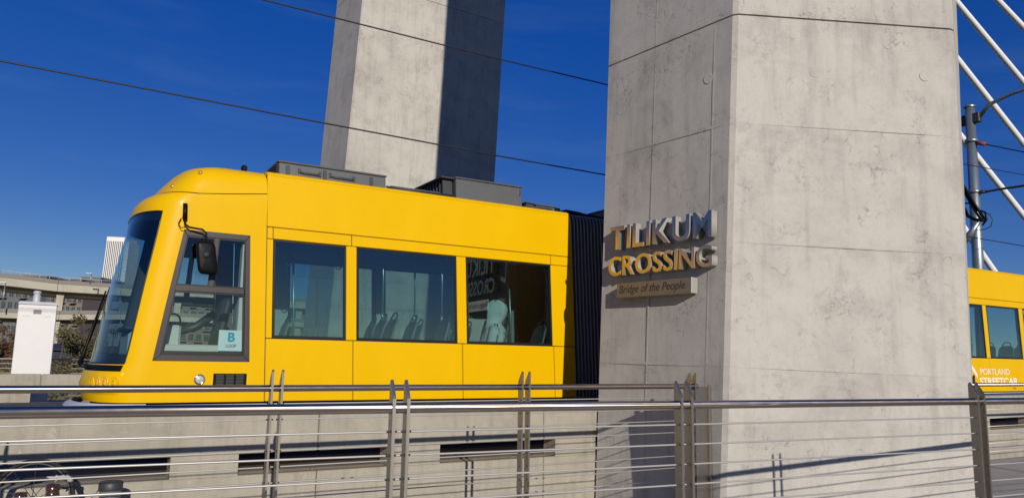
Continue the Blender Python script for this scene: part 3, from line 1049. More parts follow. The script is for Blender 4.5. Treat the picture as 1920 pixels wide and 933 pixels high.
# route card behind the lower pane
cd = car.part('route_card', MB().box(1.79, 2.125, YN+.02, YN+.024, 1.615, 1.895), M['cardwhite'], parent=fo)
for body, size, cx_, cz, mat, wd in (('B', .17, 1.955, 1.745, 'cyan', .092), ('LOOP', .058, 1.955, 1.665, 'ink', .135)):
    me = text_mesh('card_lettering', body, size, .0006, M[mat], .006 if body == 'B' else .001)
    e = extent(me)
    kx = wd/(e[1]-e[0])
    for v in me.vertices:
        v.co = Vector((cx_+(v.co.x-(e[0]+e[1])/2)*kx, YN+.0185-v.co.z, cz+v.co.y))-car.base
    me.update()
    car.part('route_lettering', me, None)

# cab fittings
mr = MB()
def cp_(x, y, z): return Vector((x, y, z))
mr.tube([(1.235, YN-.03, 3.56), (1.245, YN-.04, 3.34)], .03, 10)
mr.cbox(1.215, 1.265, YN-.05, YN+.03, 3.35, 3.53, .01)
mr.tube([(1.24, YN-.05, 3.4), (1.245, YN-.07, 3.28), (1.30, YN-.10, 3.235), (1.46, YN-.14, 3.215), (1.51, YN-.15, 3.17), (1.515, YN-.15, 2.95)], .014, 8)
mr.tube([(1.20, YN-.02, 3.36), (1.165, YN-.05, 3.28), (1.20, YN-.08, 3.22), (1.26, YN-.09, 3.235)], .006, 6)
ma_ = car.part('mirror_arm', mr, M['black'])
mm = MB()
prof = []
for k in range(24):
    a = 2*math.pi*k/24
    cx2 = math.copysign(abs(math.cos(a))**.35, math.cos(a)); cz2 = math.copysign(abs(math.sin(a))**.35, math.sin(a))
    prof.append((cx2, cz2))
mc = Vector((1.535, YN-.16, 2.84))
rings = [(.02, -.055), (.75, -.06), (.95, -.045), (1.0, 0.0), (.97, .04), (.9, .05), (.02, .05)]
vs = [mc+Vector((.125*f*a+(-.02)*0-.035*(b*f), d_, .225*f*b)) for f, d_ in rings for a, b in prof]
mm.add(vs, [(i*24+k, i*24+(k+1) % 24, (i+1)*24+(k+1) % 24, (i+1)*24+k) for i in range(len(rings)-1) for k in range(24)], 0, True)
mo = car.part('mirror', mm, M['black'])
car.part('mirror_knob', MB().lathe([(.001, -.035), (.025, -.03), (.04, -.01), (.045, .01)], axis='y', n=16, c=(1.52, YN-.222, 2.87)), M['darkgrey'], parent=mo)
gr = MB().cbox(1.755, 2.185, YN-.006, YN+.02, 1.155, 1.315, .003)
go = car.part('vent_grille', gr, M['black'])
slo = MB()
for cx2 in range(3):
    for rz in range(7):
        x = 1.79+cx2*.128
        slo.cbox(x, x+.10, YN-.0065, YN-.0055, 1.168+rz*.02, 1.179+rz*.02, .0002)
car.part('louvre', slo, M['darkgrey'], parent=go, kind='stuff')
ch = MB().lathe([(.072, .01), (.072, -.012), (.058, -.024), (.05, -.02)], axis='y', n=24, c=(1.585, YN, 1.235))
cho = car.part('marker_lamp', ch, M['chrome'])
car.part('lens', MB().lathe([(.05, -.02), (.03, -.028), (.001, -.031)], axis='y', n=24, c=(1.585, YN, 1.235)), M['silver'], parent=cho)

# headlamp clusters, front apron, wiper
def on_cab(t, z, out=0.0):
    p = cabP(z, t); a = cabP(z, t-.02); b = cabP(z, t+.02)
    tg = (b-a).normalized(); n_ = Vector((-tg.y, tg.x, 0))
    if n_.dot(Vector((p.x-1.6, p.y-YC, 0))) < 0: n_ = -n_
    return p+n_*out, n_, tg
for sd in (0, 1):
    T = lambda t: 8-t if sd else t
    hb = MB()
    tl = [2.80, 2.9, 3.0, 3.1, 3.2, 3.3, 3.4, 3.5]
    zl = [1.03, 1.06, 1.12, 1.2, 1.27, 1.31, 1.335]
    g_ = []
    for iz, z in enumerate(zl):
        for it, t in enumerate(tl):
            o_ = .014 if 0 < iz < len(zl)-1 and 0 < it < len(tl)-1 else -.004
            g_.append(on_cab(T(t), z, o_)[0])
    nn = len(tl)
    hb.add(g_, [(i*nn+j, i*nn+j+1, (i+1)*nn+j+1, (i+1)*nn+j) for i in range(len(zl)-1) for j in range(nn-1)], 0, True)
    hbo = car.part('headlamp_panel', hb, M['yellow'])
    for t, r, mt in ((3.02, .062, 'yellow'), (3.16, .062, 'lampglass'), (3.29, .058, 'lampglass'), (3.40, .05, 'yellow')):
        p, n_, tg = on_cab(T(t), 1.185, .012)
        lb = MB()
        vs, fs = [], []
        pr = [(r, -.004), (r, .012), (r*.86, .018), (r*.8, .006), (r*.5, .016), (.001, .02)]
        for (rr, h) in pr:
            for k in range(18):
                a = 2*math.pi*k/18
                vs.append(p+n_*h+tg*rr*math.cos(a)+Vector((0, 0, rr*1.35*math.sin(a))))
        for q in range(len(pr)-1):
            for k in range(18): fs.append((q*18+k, q*18+(k+1) % 18, (q+1)*18+(k+1) % 18, (q+1)*18+k))
        lb.add(vs, fs, 0, True)
        lb.tube([p+n_*.012+Vector((0, 0, .028)), p+n_*.026+Vector((0, 0, .028))], .012, 8, 1)
        lb.tube([p+n_*.012-Vector((0, 0, .02)), p+n_*.026-Vector((0, 0, .02))], .014, 8, 1)
        ho = car.part('headlight', lb, [M[mt], M['amber']], parent=hbo)
    # small marker lamps high on the hood
    for t, z in ((2.75, 4.04), (3.25, 3.84)):
        p, n_, tg = on_cab(T(t), z, .0)
        mk = MB().tube([p-n_*.01+Vector((0, 0, -.02)), p+n_*.02+Vector((0, 0, .01))], [.035, .028], 12)
        car.part('roof_marker', mk, M['amber'])
ap = MB()
ar = [(.72, .12), (.80, .055), (.86, .05), (.90, .075), (.925, .14)]
at_ = [2+k*.2 for k in range(21)]
g_ = []
for z, x4 in ar:
    for t in at_:
        p = cabP(.95, t); f_ = max(0, 1-abs(p.y-YC)/1.23)**.5
        g_.append(Vector((p.x-(.95-.06)*0-(.27-x4)*f_, p.y, z)))
nn = len(at_)
ap.add(g_, [(i*nn+j, i*nn+j+1, (i+1)*nn+j+1, (i+1)*nn+j) for i in range(len(ar)-1) for j in range(nn-1)], 0, True)
car.part('front_apron', ap, M['silver'])
car.part('cab_underframe', MB().box(.55, 2.5, YN+.15, 2*YC-YN-.15, .42, .93), M['black'])
wp = MB()
wp.tube([(.245, 12.2, 1.37), (.215, 12.5, 1.40), (.265, 12.5, 1.62), (.455, 12.5, 2.46)], [.022, .034, .024, .011], 8)
wp.tube([(.31, 12.53, 1.72), (.50, 12.53, 2.52)], .008, 6)
car.part('wiper', wp, M['black'])
wb = MB()
wb.tube([(.36, 11.3, 1.37), (.27, 11.6, 1.375), (.25, 11.98, 1.38), (.27, 12.36, 1.375), (.36, 12.66, 1.37)], .022, 8)
car.part('wiper_linkage', wb, M['black'])

# cab interior
ci = MB()
ci.cbox(.72, 1.15, 11.1, 12.9, 1.08, 1.86, .05)
ci.cbox(1.15, 1.35, 11.05, 11.3, 1.1, 1.95, .03)
car.part('driver_console', ci, M['lining'])
car.part('console_top', MB().cbox(.66, 1.2, 11.08, 12.95, 1.865, 1.93, .02), M['ink'])
ds = MB()
ds.cbox(1.42, 1.86, 11.7, 12.2, 1.5, 1.62, .04)
ds.cbox(0, .14, 11.68, 12.22, 0, .85, .05, 0, lambda x, y, z: (1.84+x+z*.16, y, 1.55+z))
ds.cbox(1.55, 1.75, 11.85, 12.05, 1.0, 1.5, .02)
dso = car.part('driver_seat', ds, M['darkgrey'])
car.part('armrest', MB().tube([(1.85, 11.62, 2.15), (1.6, 11.6, 1.95), (1.35, 11.6, 1.86)], [.06, .06, .05], 10), M['darkgrey'], parent=dso)
cl = MB()
cl.tube([(1.28+.09*math.cos(2*math.pi*k/20), 11.42+.12*math.sin(2*math.pi*k/20)*.6, 2.03+.09*math.sin(2*math.pi*k/20)) for k in range(21)], .014, 6)
cl.cbox(1.2, 1.34, 11.4, 11.6, 1.9, 2.0, .02)
car.part('driver_controls', cl, M['black'])
car.part('window_reveal', MB().cbox(2.03, 2.14, YN+.07, YN+.24, 1.5, 3.2, .01), M['lining'])
car.part('side_ledge', MB().cbox(1.06, 2.02, YN+.10, YN+.36, 1.1, 1.69, .02), M['lining'])
car.part('sill_grime', MB().box(1.08, 2.13, YN+.034, YN+.04, 1.545, 1.605), M['gasket'])
cb = MB()
cb.cbox(2.36, 2.42, YN+.12, YN+.62, 1.08, 3.4, .01)
cb.cbox(2.36, 2.42, 2*YC-YN-1.0, 2*YC-YN-.12, 1.08, 3.4, .01)
cb.cbox(2.36, 2.42, YN+.62, 2*YC-YN-1.0, 2.85, 3.4, .01)
cb.cbox(2.36, 2.42, YN+.62, 2*YC-YN-1.0, 1.08, 1.9, .01)
car.part('cab_bulkhead', cb, M['ceil'])
car.part('cab_ceiling', MB().cbox(1.2, 2.38, YN+.15, 2*YC-YN-.15, 3.4, 3.48, .01), M['ceil'])
car.part('cab_floor', MB().cbox(.65, 2.38, YN+.15, 2*YC-YN-.15, 1.0, 1.08, .01), M['intfloor'])
car.part('sun_visor', MB().cbox(1.05, 1.09, 11.15, 12.8, 3.05, 3.36, .01), M['intfloor'])

# ------------------------------------------------------------------ roof gear
def roofbox(name, s0, s1, y0, y1, z0, z1, mat, lid=True):
    mb = MB().cbox(s0, s1, y0, y1, z0, z1-.03, .01, 0, sk)
    o = car.part(name, mb, M[mat])
    if lid:
        car.part('lid', MB().cbox(s0-.015, s1+.015, y0-.018, y1+.018, z1-.027, z1, .008, 0, sk), M['roofgrey'], parent=o)
    return o
b1 = roofbox('roof_equipment_box', 2.62, 4.29, 11.05, 12.9, 4.17, 4.425, 'roofgrey')
for s in (2.72, 3.28, 4.02):
    car.part('hinge', MB().cbox(s, s+.055, 11.035, 11.055, 4.225, 4.36, .004, 0, sk), M['darkgrey'], parent=b1)
for s0, s1 in ((2.93, 3.22), (3.40, 3.75)):
    h = MB().tube([sk(s0, 11.04, 4.285), sk(s0+.02, 11.01, 4.28), sk(s1-.02, 11.01, 4.275), sk(s1, 11.04, 4.28)], .009, 6)
    h.cbox(s0-.03, s0+.01, 11.03, 11.052, 4.265, 4.335, .004, 0, sk)
    h.cbox(s1-.01, s1+.03, 11.03, 11.052, 4.255, 4.325, .004, 0, sk)
    car.part('latch_handle', h, M['darkgrey'], parent=b1)
lv = MB()
for k in range(6):
    lv.cbox(2.585, 2.622, 11.1, 12.85, 4.20+k*.033, 4.216+k*.033, .004, 0, sk)
car.part('louvre', lv, M['darkgrey'], parent=b1)
roofbox('roof_equipment_box', 4.40, 5.25, 11.1, 12.85, 4.17, 4.285, 'roofgrey')
b2 = roofbox('roof_equipment_box', 5.56, 6.86, 11.1, 12.85, 4.17, 4.595, 'roofgrey')
lv = MB()
for k in range(14):
    y = 11.2+k*.12
    lv.cbox(5.36, 5.54, y, y+.045, 4.17, 4.55, .006, 0, lambda a, b, c: sk(a+(4.55-c)*-.35*0, b, c))
lv.cbox(5.30, 5.555, 11.12, 12.85, 4.552, 4.58, .006, 0, sk)
car.part('cooling_grille', lv, M['darkgrey'], parent=b2)
car.part('latch', MB().cbox(6.79, 6.82, 11.075, 11.102, 4.43, 4.53, .004, 0, sk), M['chrome'], parent=b2)
b3 = roofbox('roof_equipment_box', 7.12, 7.52, 11.05, 12.7, 4.16, 4.31, 'roofgrey')
roofbox('roof_junction_box', 6.95, 7.10, 11.1, 11.6, 4.17, 4.34, 'darkgrey')
for a in (9.0, 11.3, 15.6): roofbox('roof_equipment_box', a, a+1.7, 11.1, 12.85, 4.17, 4.5, 'roofgrey')
cd2 = MB()
for yy, zz2 in ((11.02, 4.235), (11.06, 4.27)):
    cd2.tube([sk(4.30, yy, zz2-.02), sk(4.9, yy, zz2-.02), sk(5.5, yy, zz2-.02)], .014, 6)
    cd2.tube([sk(6.88, yy, zz2-.02), sk(7.45, yy, zz2-.02)], .014, 6)
car.part('roof_conduit', cd2, M['darkgrey'], kind='stuff')
for s_0 in (3.1, 4.8, 5.65, 6.75, 7.2):
    car.part('lifting_eye', MB().tube([sk(s_0, 11.2, 4.2), sk(s_0, 11.2, 4.44 if s_0 < 4 else 4.30 if s_0 < 5 else 4.62 if s_0 < 7 else 4.33)], [.012, .018], 6), M['chrome'])
an = MB().cbox(1.98, 2.10, 11.15, 11.27, 4.18, 4.22, .01)
an.cbox(2.0, 2.08, 11.17, 11.25, 4.22, 4.31, .02)
car.part('roof_antenna', an, M['black'])
# pantograph over the rear section
pg = MB()
py = YC
pg.cbox(20.0, 21.0, py-.7, py+.7, 4.28, 4.34, .01)
for sd in (-.45, .45):
    pg.tube([(20.1, py+sd*.6, 4.36), (20.95, py+sd*.5, 4.82)], .045, 8)
    pg.tube([(20.95, py+sd*.5, 4.82), (19.95, py+sd, 5.33)], .026, 8)
    pg.tube([(20.95, py+sd*.5, 4.82), (20.6, py+sd*.5, 4.74), (20.55, py+sd*.5, 4.6)], .02, 6)
pg.tube([(20.95, py-.3, 4.82), (20.95, py+.3, 4.82)], .05, 8)
pg.tube([(20.45, py-.42, 5.07), (20.45, py+.42, 5.07)], .02, 6)
for dx in (0, .3):
    pg.tube([(19.8+dx, py-.85, 5.24), (19.8+dx, py-.6, 5.345), (19.8+dx, py+.6, 5.345), (19.8+dx, py+.85, 5.24)], .025, 8)
pg.tube([(20.9, py-.5, 4.8), (21.25, py-.5, 4.86), (21.35, py-.5, 4.7), (21.1, py-.5, 4.55), (20.7, py-.5, 4.5)], .007, 5)
car.part('pantograph', pg, M['black'])
for s in (20.1, 20.9):
    for sd in (-.6, .6):
        car.part('insulator', MB().lathe([(.03, 0), (.06, .01), (.03, .025), (.06, .04), (.03, .055), (.03, .08)], c=(s, py+sd, 4.2), n=12), M['silver'])

# lettering on the rear section
def decal(body, x0, x1, z0, z1, bold, mat='decal'):
    me = text_mesh('side_lettering', body, 1.0, .5, M[mat], bold)
    e = extent(me)
    for v in me.vertices:
        X = x0+(v.co.x-e[0])/(e[1]-e[0])*(x1-x0); Z = z0+(v.co.y-e[2])/(e[3]-e[2])*(z1-z0)
        v.co = Vector(sk(X, YN-.0015-(v.co.z+.5)*.001, Z))-car.base
    me.update()
    return car.part('side_lettering', me, None)
decal('PORTLAND', 20.48, 21.92, 1.375, 1.53, -.006)
decal('STREETCAR', 20.42, 22.30, 1.11, 1.30, .022)
decal('1005', 22.0, 22.18, 1.00, 1.04, .01, 'ink')
cv = MB()
for (x0, z0, x1, z1) in ((19.75, 1.42, 20.02, 1.72), (20.02, 1.72, 20.33, 1.40)):
    cv.add([sk(x0, YN-.002, z0), sk(x1, YN-.002, z1), sk(x1, YN-.002, z1-.12), sk(x0, YN-.002, z0-.12)], [(0, 1, 2, 3)])
car.part('chevron_emblem', cv, M['decal'])

# ------------------------------------------------------------------ passengers' fittings
def seat_mb():
    b = MB()
    n_ = 7
    g = []
    for k in range(n_):
        z = k/(n_-1)
        w = .205*(1-.16*z**3)
        x = -.02+.19*z
        for a in range(7):
            q = -1+2*a/6
            g.append((x+.03*abs(q)**2*-1, q*w, .42+z*.66-(abs(q)**4)*.05*(1 if k == n_-1 else 0)))
    bk = [(p[0]+.035, p[1], p[2]) for p in g]
    tot = n_*7
    fs = [(i*7+j, i*7+j+1, (i+1)*7+j+1, (i+1)*7+j) for i in range(n_-1) for j in range(6)]
    rim = [i*7 for i in range(n_)] + [(n_-1)*7+j for j in range(1, 7)] + [i*7+6 for i in reversed(range(n_-1))] + [j for j in reversed(range(1, 6))]
    b.add(g+bk, fs+[tuple(i+tot for i in reversed(f)) for f in fs], 0, True)
    b.add(g+bk, [(rim[i], rim[(i+1) % len(rim)], rim[(i+1) % len(rim)]+tot, rim[i]+tot) for i in range(len(rim))], 1, False)
    return b
def cushion_mb(): return MB().cbox(-.42, .02, -.2, .2, .40, .46, .025)
def hoop_mb():
    return MB().tube([(.15, -.11, 1.05), (.185, -.10, 1.13), (.20, -.05, 1.175), (.20, .05, 1.175), (.185, .10, 1.13), (.15, .11, 1.05)], .014, 8)
sme = seat_mb().mesh('backrest', [M['seat'], M['seatedge']])
cme = cushion_mb().mesh('cushion', [M['seat']])
hme = hoop_mb().mesh('grab_handle', [M['ink']])
pme = MB().cbox(-.25, -.05, -.06, .06, 0, .4, .01).mesh('pedestal', [M['lining']])
def place_seat(s, y, face=-1):
    o = car.part('seat', cme, None)
    o.location = Vector(sk(s, y, 1.08))-car.base
    if face > 0: o.rotation_euler = (0, 0, math.pi)
    for nme, me in (('backrest', sme), ('grab_handle', hme), ('pedestal', pme)):
        car.part(nme, me, None, parent=o)
for s, y in ((3.0, 12.8), (4.22, 11.1), (4.22, 11.56), (4.75, 11.56), (5.12, 11.1), (6.22, 11.1), (6.98, 11.1),
             (4.5, 12.8), (5.4, 12.8), (6.4, 12.8), (15.4, 11.1), (17.3, 11.1), (18.4, 11.1), (20.35, 11.1), (22.4, 11.1), (22.4, 11.56), (23.2, 11.1)):
    place_seat(s, y)
for s, y, z1 in ((3.02, 11.75, 3.42), (4.34, 11.34, 3.42), (5.0, 11.6, 3.42), (5.38, 11.34, 3.42), (6.9, 11.7, 3.42), (21.6, 11.5, 3.42), (19.6, 11.5, 3.42)):
    z0 = 2.2 if y < 11.7 else 1.08
    o = car.part('grab_pole', MB().tube([sk(s, y, z0), sk(s+.02, y, (z0+z1)/2), sk(s, y, z1)], .0165, 8), M['pole'])
    car.part('pole_clamp', MB().tube([sk(s, y, z0-.06), sk(s, y, z0+.07)], .026, 8), M['pole'], parent=o)
gh = MB().tube([sk(2.6, 11.35, 3.27), sk(7.4, 11.35, 3.27)], .0165, 8)
gh.tube([sk(2.6, 12.6, 3.27), sk(7.4, 12.6, 3.27)], .0165, 8)
gho = car.part('ceiling_rail', gh, M['pole'])
for s in (2.86, 3.62, 6.35):
    st = MB().tube([sk(s, 11.35, 3.26), sk(s, 11.35, 3.1), sk(s-.045, 11.35, 3.0), sk(s-.04, 11.35, 2.93), sk(s, 11.35, 2.9), sk(s+.04, 11.35, 2.93), sk(s+.045, 11.35, 3.0), sk(s, 11.35, 3.1)], .011, 6)
    car.part('hanging_strap', st, M['ink'], parent=gho)
# equipment cupboard at the rear end of the front section
car.part('rear_bulkhead', MB().cbox(7.45, 7.62, YN+.1, YN+.6, 1.08, 3.4, .01, 0, sk), M['ceil'])
car.part('far_rear_bulkhead', MB().cbox(7.45, 7.62, 2*YC-YN-.6, 2*YC-YN-.1, 1.08, 3.4, .01, 0, sk), M['ceil'])

# ================================================================== PERSON in the third window
def person():
    base = Vector(sk(6.15, 11.18, .85))
    t = Thing('person', 'person in a pale hooded jacket with the hood up, seated by the streetcar window', 'person', base, DM)
    t.o.matrix_world = DM @ Matrix.Translation(base) @ Matrix.Rotation(R(-27), 4, 'Z') @ Matrix.Scale(1.2, 4)
    # facing -X; local coordinates from the floor under the hips
    J = {'pelvis': (0, 0, .52, .145), 'waist': (.03, 0, .68, .135), 'chest': (.06, 0, .88, .155), 'upper': (.06, 0, 1.0, .13),
         'neck': (.03, 0, 1.10, .06), 'skull0': (.0, 0, 1.19, .078), 'skull1': (.005, 0, 1.28, .092), 'skull2': (.015, 0, 1.345, .07),
         'chin': (-.065, 0, 1.17, .034), 'nose': (-.098, 0, 1.245, .014)}
    E = [('pelvis', 'waist'), ('waist', 'chest'), ('chest', 'upper'), ('upper', 'neck'), ('neck', 'skull0'), ('skull0', 'skull1'), ('skull1', 'skull2'),
         ('skull0', 'chin'), ('skull1', 'nose')]
    for s, sg in (('l', -1), ('r', 1)):
        J.update({'sh'+s: (.06, sg*.19, 1.0, .07), 'el'+s: (-.0, sg*.25, .74, .05), 'wr'+s: (-.22, sg*.15, .64, .032), 'pa'+s: (-.29, sg*.12, .63, .034),
                  'hip'+s: (-.04, sg*.09, .5, .095), 'kn'+s: (-.45, sg*.12, .5, .062), 'an'+s: (-.42, sg*.12, .1, .042), 'to'+s: (-.6, sg*.13, .04, .035), 'ea'+s: (.01, sg*.094, 1.25, .016)})
        E += [('upper', 'sh'+s), ('sh'+s, 'el'+s), ('el'+s, 'wr'+s), ('wr'+s, 'pa'+s), ('pelvis', 'hip'+s), ('hip'+s, 'kn'+s), ('kn'+s, 'an'+s), ('an'+s, 'to'+s), ('skull1', 'ea'+s)]
        for k, (dy, ln2) in enumerate(((-.033, .07), (-.011, .085), (.011, .08), (.031, .062))):
            J['fa%d%s' % (k, s)] = (-.29-ln2*.6, sg*(.12+dy), .625, .0095)
            J['fb%d%s' % (k, s)] = (-.29-ln2, sg*(.12+dy), .59, .008)
            E += [('pa'+s, 'fa%d%s' % (k, s)), ('fa%d%s' % (k, s), 'fb%d%s' % (k, s))]
        J['th'+s] = (-.30, sg*.06, .62, .011)
        E += [('wr'+s, 'th'+s)]
    names = list(J)
    me = bpy.data.meshes.new('body')
    me.from_pydata([J[k][:3] for k in names], [(names.index(a), names.index(b)) for a, b in E], [])
    o = bpy.data.objects.new('body', me)
    COL.objects.link(o)
    md = o.modifiers.new('skin', 'SKIN')
    for i, k in enumerate(names):
        r = J[k][3]
        sv = me.skin_vertices[0].data[i]
        wide = {'pelvis': 1.15, 'waist': 1.0, 'chest': 1.1}.get(k, 1.0)
        sv.radius = (r, r*wide)
        sv.use_root = (k == 'pelvis')
    sd = o.modifiers.new('sub', 'SUBSURF'); sd.levels = sd.render_levels = 2
    dg = bpy.context.evaluated_depsgraph_get()
    bm_ = bpy.data.meshes.new_from_object(o.evaluated_get(dg))
    bpy.data.objects.remove(o)
    for m in ('hood', 'trousers', 'skin', 'ink'): bm_.materials.append(M[m])
    for p in bm_.polygons:
        c = p.center
        p.use_smooth = True
        if c.z > 1.09: p.material_index = 2
        elif c.x < -.245 and c.z > .56: p.material_index = 2
        elif c.z < .12: p.material_index = 3
        elif c.z < .6 and not (c.z > .58 and abs(c.y) > .13): p.material_index = 1
        else: p.material_index = 0
    bm_.name = 'body'
    t.part('body', bm_, None)
    # face details
    for sg in (-1, 1):
        t.part('eye', MB().lathe([(.001, -.012), (.009, -.006), (.011, 0), (.009, .006), (.001, .012)], axis='x', n=10, c=tuple(base+Vector((-.082, sg*.03, 1.265)))), M['ink'])
    t.part('mouth', MB().tube([base+Vector((-.088, -.022, 1.195)), base+Vector((-.096, 0, 1.193)), base+Vector((-.088, .022, 1.195))], .005, 6), M['insul'])
    # hood: rings draped round the head and neck, open towards the face
    h = MB()
    prof = [(.96, .065, .175, .21, 24), (1.00, .06, .160, .195, 28), (1.04, .045, .128, .15, 34), (1.08, .03, .108, .118, 40), (1.12, .025, .118, .118, 50), (1.17, .03, .142, .125, 58), (1.23, .035, .158, .130, 60),
            (1.29, .04, .160, .128, 58), (1.34, .045, .146, .114, 50), (1.38, .05, .118, .09, 38), (1.405, .055, .082, .06, 24), (1.42, .06, .035, .025, 8)]
    nj = 25
    g = []
    for i, (z, cx2, rx, ry, op) in enumerate(prof):
        for j in range(nj):
            a = R(180+op)+(2*math.pi-2*R(op))*j/(nj-1)
            w = 1+.030*math.sin(a*5+z*31)+.022*math.sin(a*9-z*53)
            bulge = .022*max(0, math.cos(a))*(1 if 1.15 < z < 1.36 else 0)
            g.append(base+Vector((cx2+(rx*w+bulge+(.022 if math.cos(a) > 0 else 0))*math.cos(a), ry*w*math.sin(a), z+.010*math.sin(a*4+i)-.035*max(0, -math.cos(a))*(1 if z < 1.1 else 0))))
    h.add(g, [(i*nj+j, i*nj+j+1, (i+1)*nj+j+1, (i+1)*nj+j) for i in range(len(prof)-1) for j in range(nj-1)], 0, True)
    h.add([base+Vector((.07+.045*math.cos(a_), .03*math.sin(a_), 1.418)) for a_ in [k*math.pi/6 for k in range(12)]] + [base+Vector((.07, 0, 1.428))], [(k, (k+1) % 12, 12) for k in range(12)], 0, True)
    t.part('hood', h, M['hood'])
    # bulky jacket over the torso and shoulders, with stripes down the window-side sleeve
    jk = MB()
    rings = [(.58, .19, .20, -.01), (.7, .195, .21, .02), (.82, .195, .22, .045), (.91, .185, .225, .06), (.97, .16, .21, .06), (1.02, .125, .165, .055), (1.07, .09, .11, .04)]
    vs = []
    for (z, rx, ry, cx2) in rings:
        for k in range(20):
            a = 2*math.pi*k/20
            w = .008*math.sin(a*5+z*19)
            vs.append(base+Vector((cx2+(rx+w)*math.cos(a), (ry+w)*math.sin(a), z)))
    jk.add(vs, [(i*20+k, i*20+(k+1) % 20, (i+1)*20+(k+1) % 20, (i+1)*20+k) for i in range(len(rings)-1) for k in range(20)], 0, True)
    for sg in (-1, 1):
        jk.tube([base+Vector(p) for p in ((.06, sg*.17, 1.02), (.05, sg*.215, .93), (.02, sg*.245, .8), (-.01, sg*.25, .72), (-.12, sg*.2, .67), (-.21, sg*.155, .64))], [.075, .082, .075, .066, .058, .045], 12)
    jo = t.part('jacket', jk, M['hood'])
    for k in range(2):
        dx = .015+.035*k
        t.part('sleeve_stripe', MB().tube([base+Vector(p) for p in ((.045+dx, -.16, 1.085), (.055+dx, -.235, 1.0), (.045+dx, -.285, .9), (.02+dx, -.31, .78))], .0075, 6), M['stripe'], parent=jo)
    t.part('collar_trim', MB().tube([base+Vector(p) for p in ((-.06, -.05, 1.13), (-.105, -.06, .98), (-.12, -.05, .85), (-.125, -.04, .7))], .016, 8), M['stripe'], parent=jo)
person()

# ================================================================== OVERHEAD LINE
def wire(label, pts, r=.011, group='overhead wires'):
    single('overhead_wire', MB().tube(pts, r, 6), M['wire'], label, 'wire', pts[0], DM, group)
wire('lower overhead contact wire crossing above the streetcar roof', [(-14, 11.98, 5.60), (-1.1, 11.98, 5.48), (3.4, 11.98, 5.40), (6.7, 11.98, 5.355), (9.3, 11.98, 5.345), (20, 11.98, 5.36), (60, 11.98, 5.5)], .013)
wire('upper overhead messenger wire crossing in front of the far tower leg', [(-14, 11.98, 7.6), (2.26, 11.98, 7.28), (6.8, 11.98, 7.265), (9.4, 11.98, 7.29), (22, 11.98, 7.55), (32, 11.98, 8.0), (60, 11.98, 7.4)], .013)
wire('contact wire above the empty far track', [(9.5, 19.6, 5.35), (60, 19.6, 5.5)], .013)

DMI = DM.inverted()
def atX(px, py, X):
    r_ = ray(px, py); k = X/r_.x
    return Vector((0, 0, 1.6))+r_*k
MX = 31.9
bt = atX(1818, 200, MX)
y_m = bt.y
mast = Thing('catenary_mast', 'galvanised round catenary mast behind the near tower leg', 'mast', (MX, y_m, 1.2))
ztop = bt.z
mast.part('pole', MB().tube([(MX, y_m, 1.0), (MX, y_m, ztop)], [.24, .185], 20), M['galv'])
mast.part('cap', MB().lathe([(.22, 0), (.235, .05), (.20, .09), (.001, .1)], c=(MX, y_m, ztop-.05), n=20), M['galv'])
mast.part('clamp', MB().cbox(MX-.12, MX+.12, y_m-.42, y_m+.42, ztop-.78, ztop-.36, .02), M['darkgrey'])
a0 = Vector((MX, y_m-.3, ztop-.62))
arm = [a0] + [atX(x, y, MX) for x, y in ((1855, 196), (1885, 181), (1905, 173), (1920, 169), (1960, 164))]
mast.part('bracket_arm', MB().tube(arm, [.09, .085, .075, .07, .065, .06], 10), M['galv'])
q = [atX(x, y, MX) for x, y in ((1828, 361), (1850, 359), (1872, 355), (1920, 348), (1980, 339))]
mast.part('steady_arm', MB().tube(q, .05, 8), M['darkgrey'])
q = [atX(x, y, MX) for x, y in ((1826, 267), (1850, 271), (1885, 278), (1920, 285), (1990, 301))]
mast.part('span_wire', MB().tube(q, .025, 6), M['wire'])
mast.part('insulator', MB().tube([atX(1830, 267.5, MX), atX(1848, 270.5, MX)], .085, 10), M['insul'])
mast.part('insulator', MB().tube([atX(1834, 360.5, MX), atX(1848, 359, MX)], .085, 10), M['darkgrey'])
for py_ in (265, 361):
    c = atX(1820, py_, MX)
    mast.part('band_clamp', MB().lathe([(.23, -.07), (.25, -.07), (.25, .07), (.23, .07)], c=(MX, y_m, c.z), n=18), M['galv'])
fb = MB()
XB = MX-.5
fb.tube([atX(1796, 330, XB), atX(1818, 368, XB), atX(1846, 411, XB)], [.05, .06, .06], 8)
fb.tube([atX(1800, 345, XB), atX(1822, 385, XB), atX(1838, 410, XB)], .05, 8)
fb.tube([atX(1806, 381, XB), atX(1822, 381, XB), atX(1832, 396, XB)], .035, 6)
fb.tube([atX(1808, 390, XB), atX(1815, 405, XB), atX(1830, 412, XB), atX(1846, 413, XB)], .07, 8)
fb.tube([atX(1838, 395, XB), atX(1847, 398, XB), atX(1850, 412, XB), atX(1842, 422, XB)], .04, 6)
mast.part('feeder_bracket', fb, M['black'], kind='stuff')
mast.part('bracket_tube', MB().tube([atX(1800, 462, XB), atX(1818, 440, XB), atX(1834, 416, XB)], [.13, .13, .10], 10), M['galv'])
mast.part('feeder_loop', MB().tube([atX(1843, 395, XB), atX(1855, 402, XB), atX(1861, 412, XB), atX(1858, 424, XB), atX(1846, 430, XB), atX(1830, 431, XB), atX(1815, 450, XB), atX(1806, 465, XB)], .018, 5), M['wire'])
mast.part('far_steady_arm', MB().tube([(MX, y_m+.2, ztop-7.4), (MX, y_m+3.3, ztop-7.2)], .05, 8), M['darkgrey'])

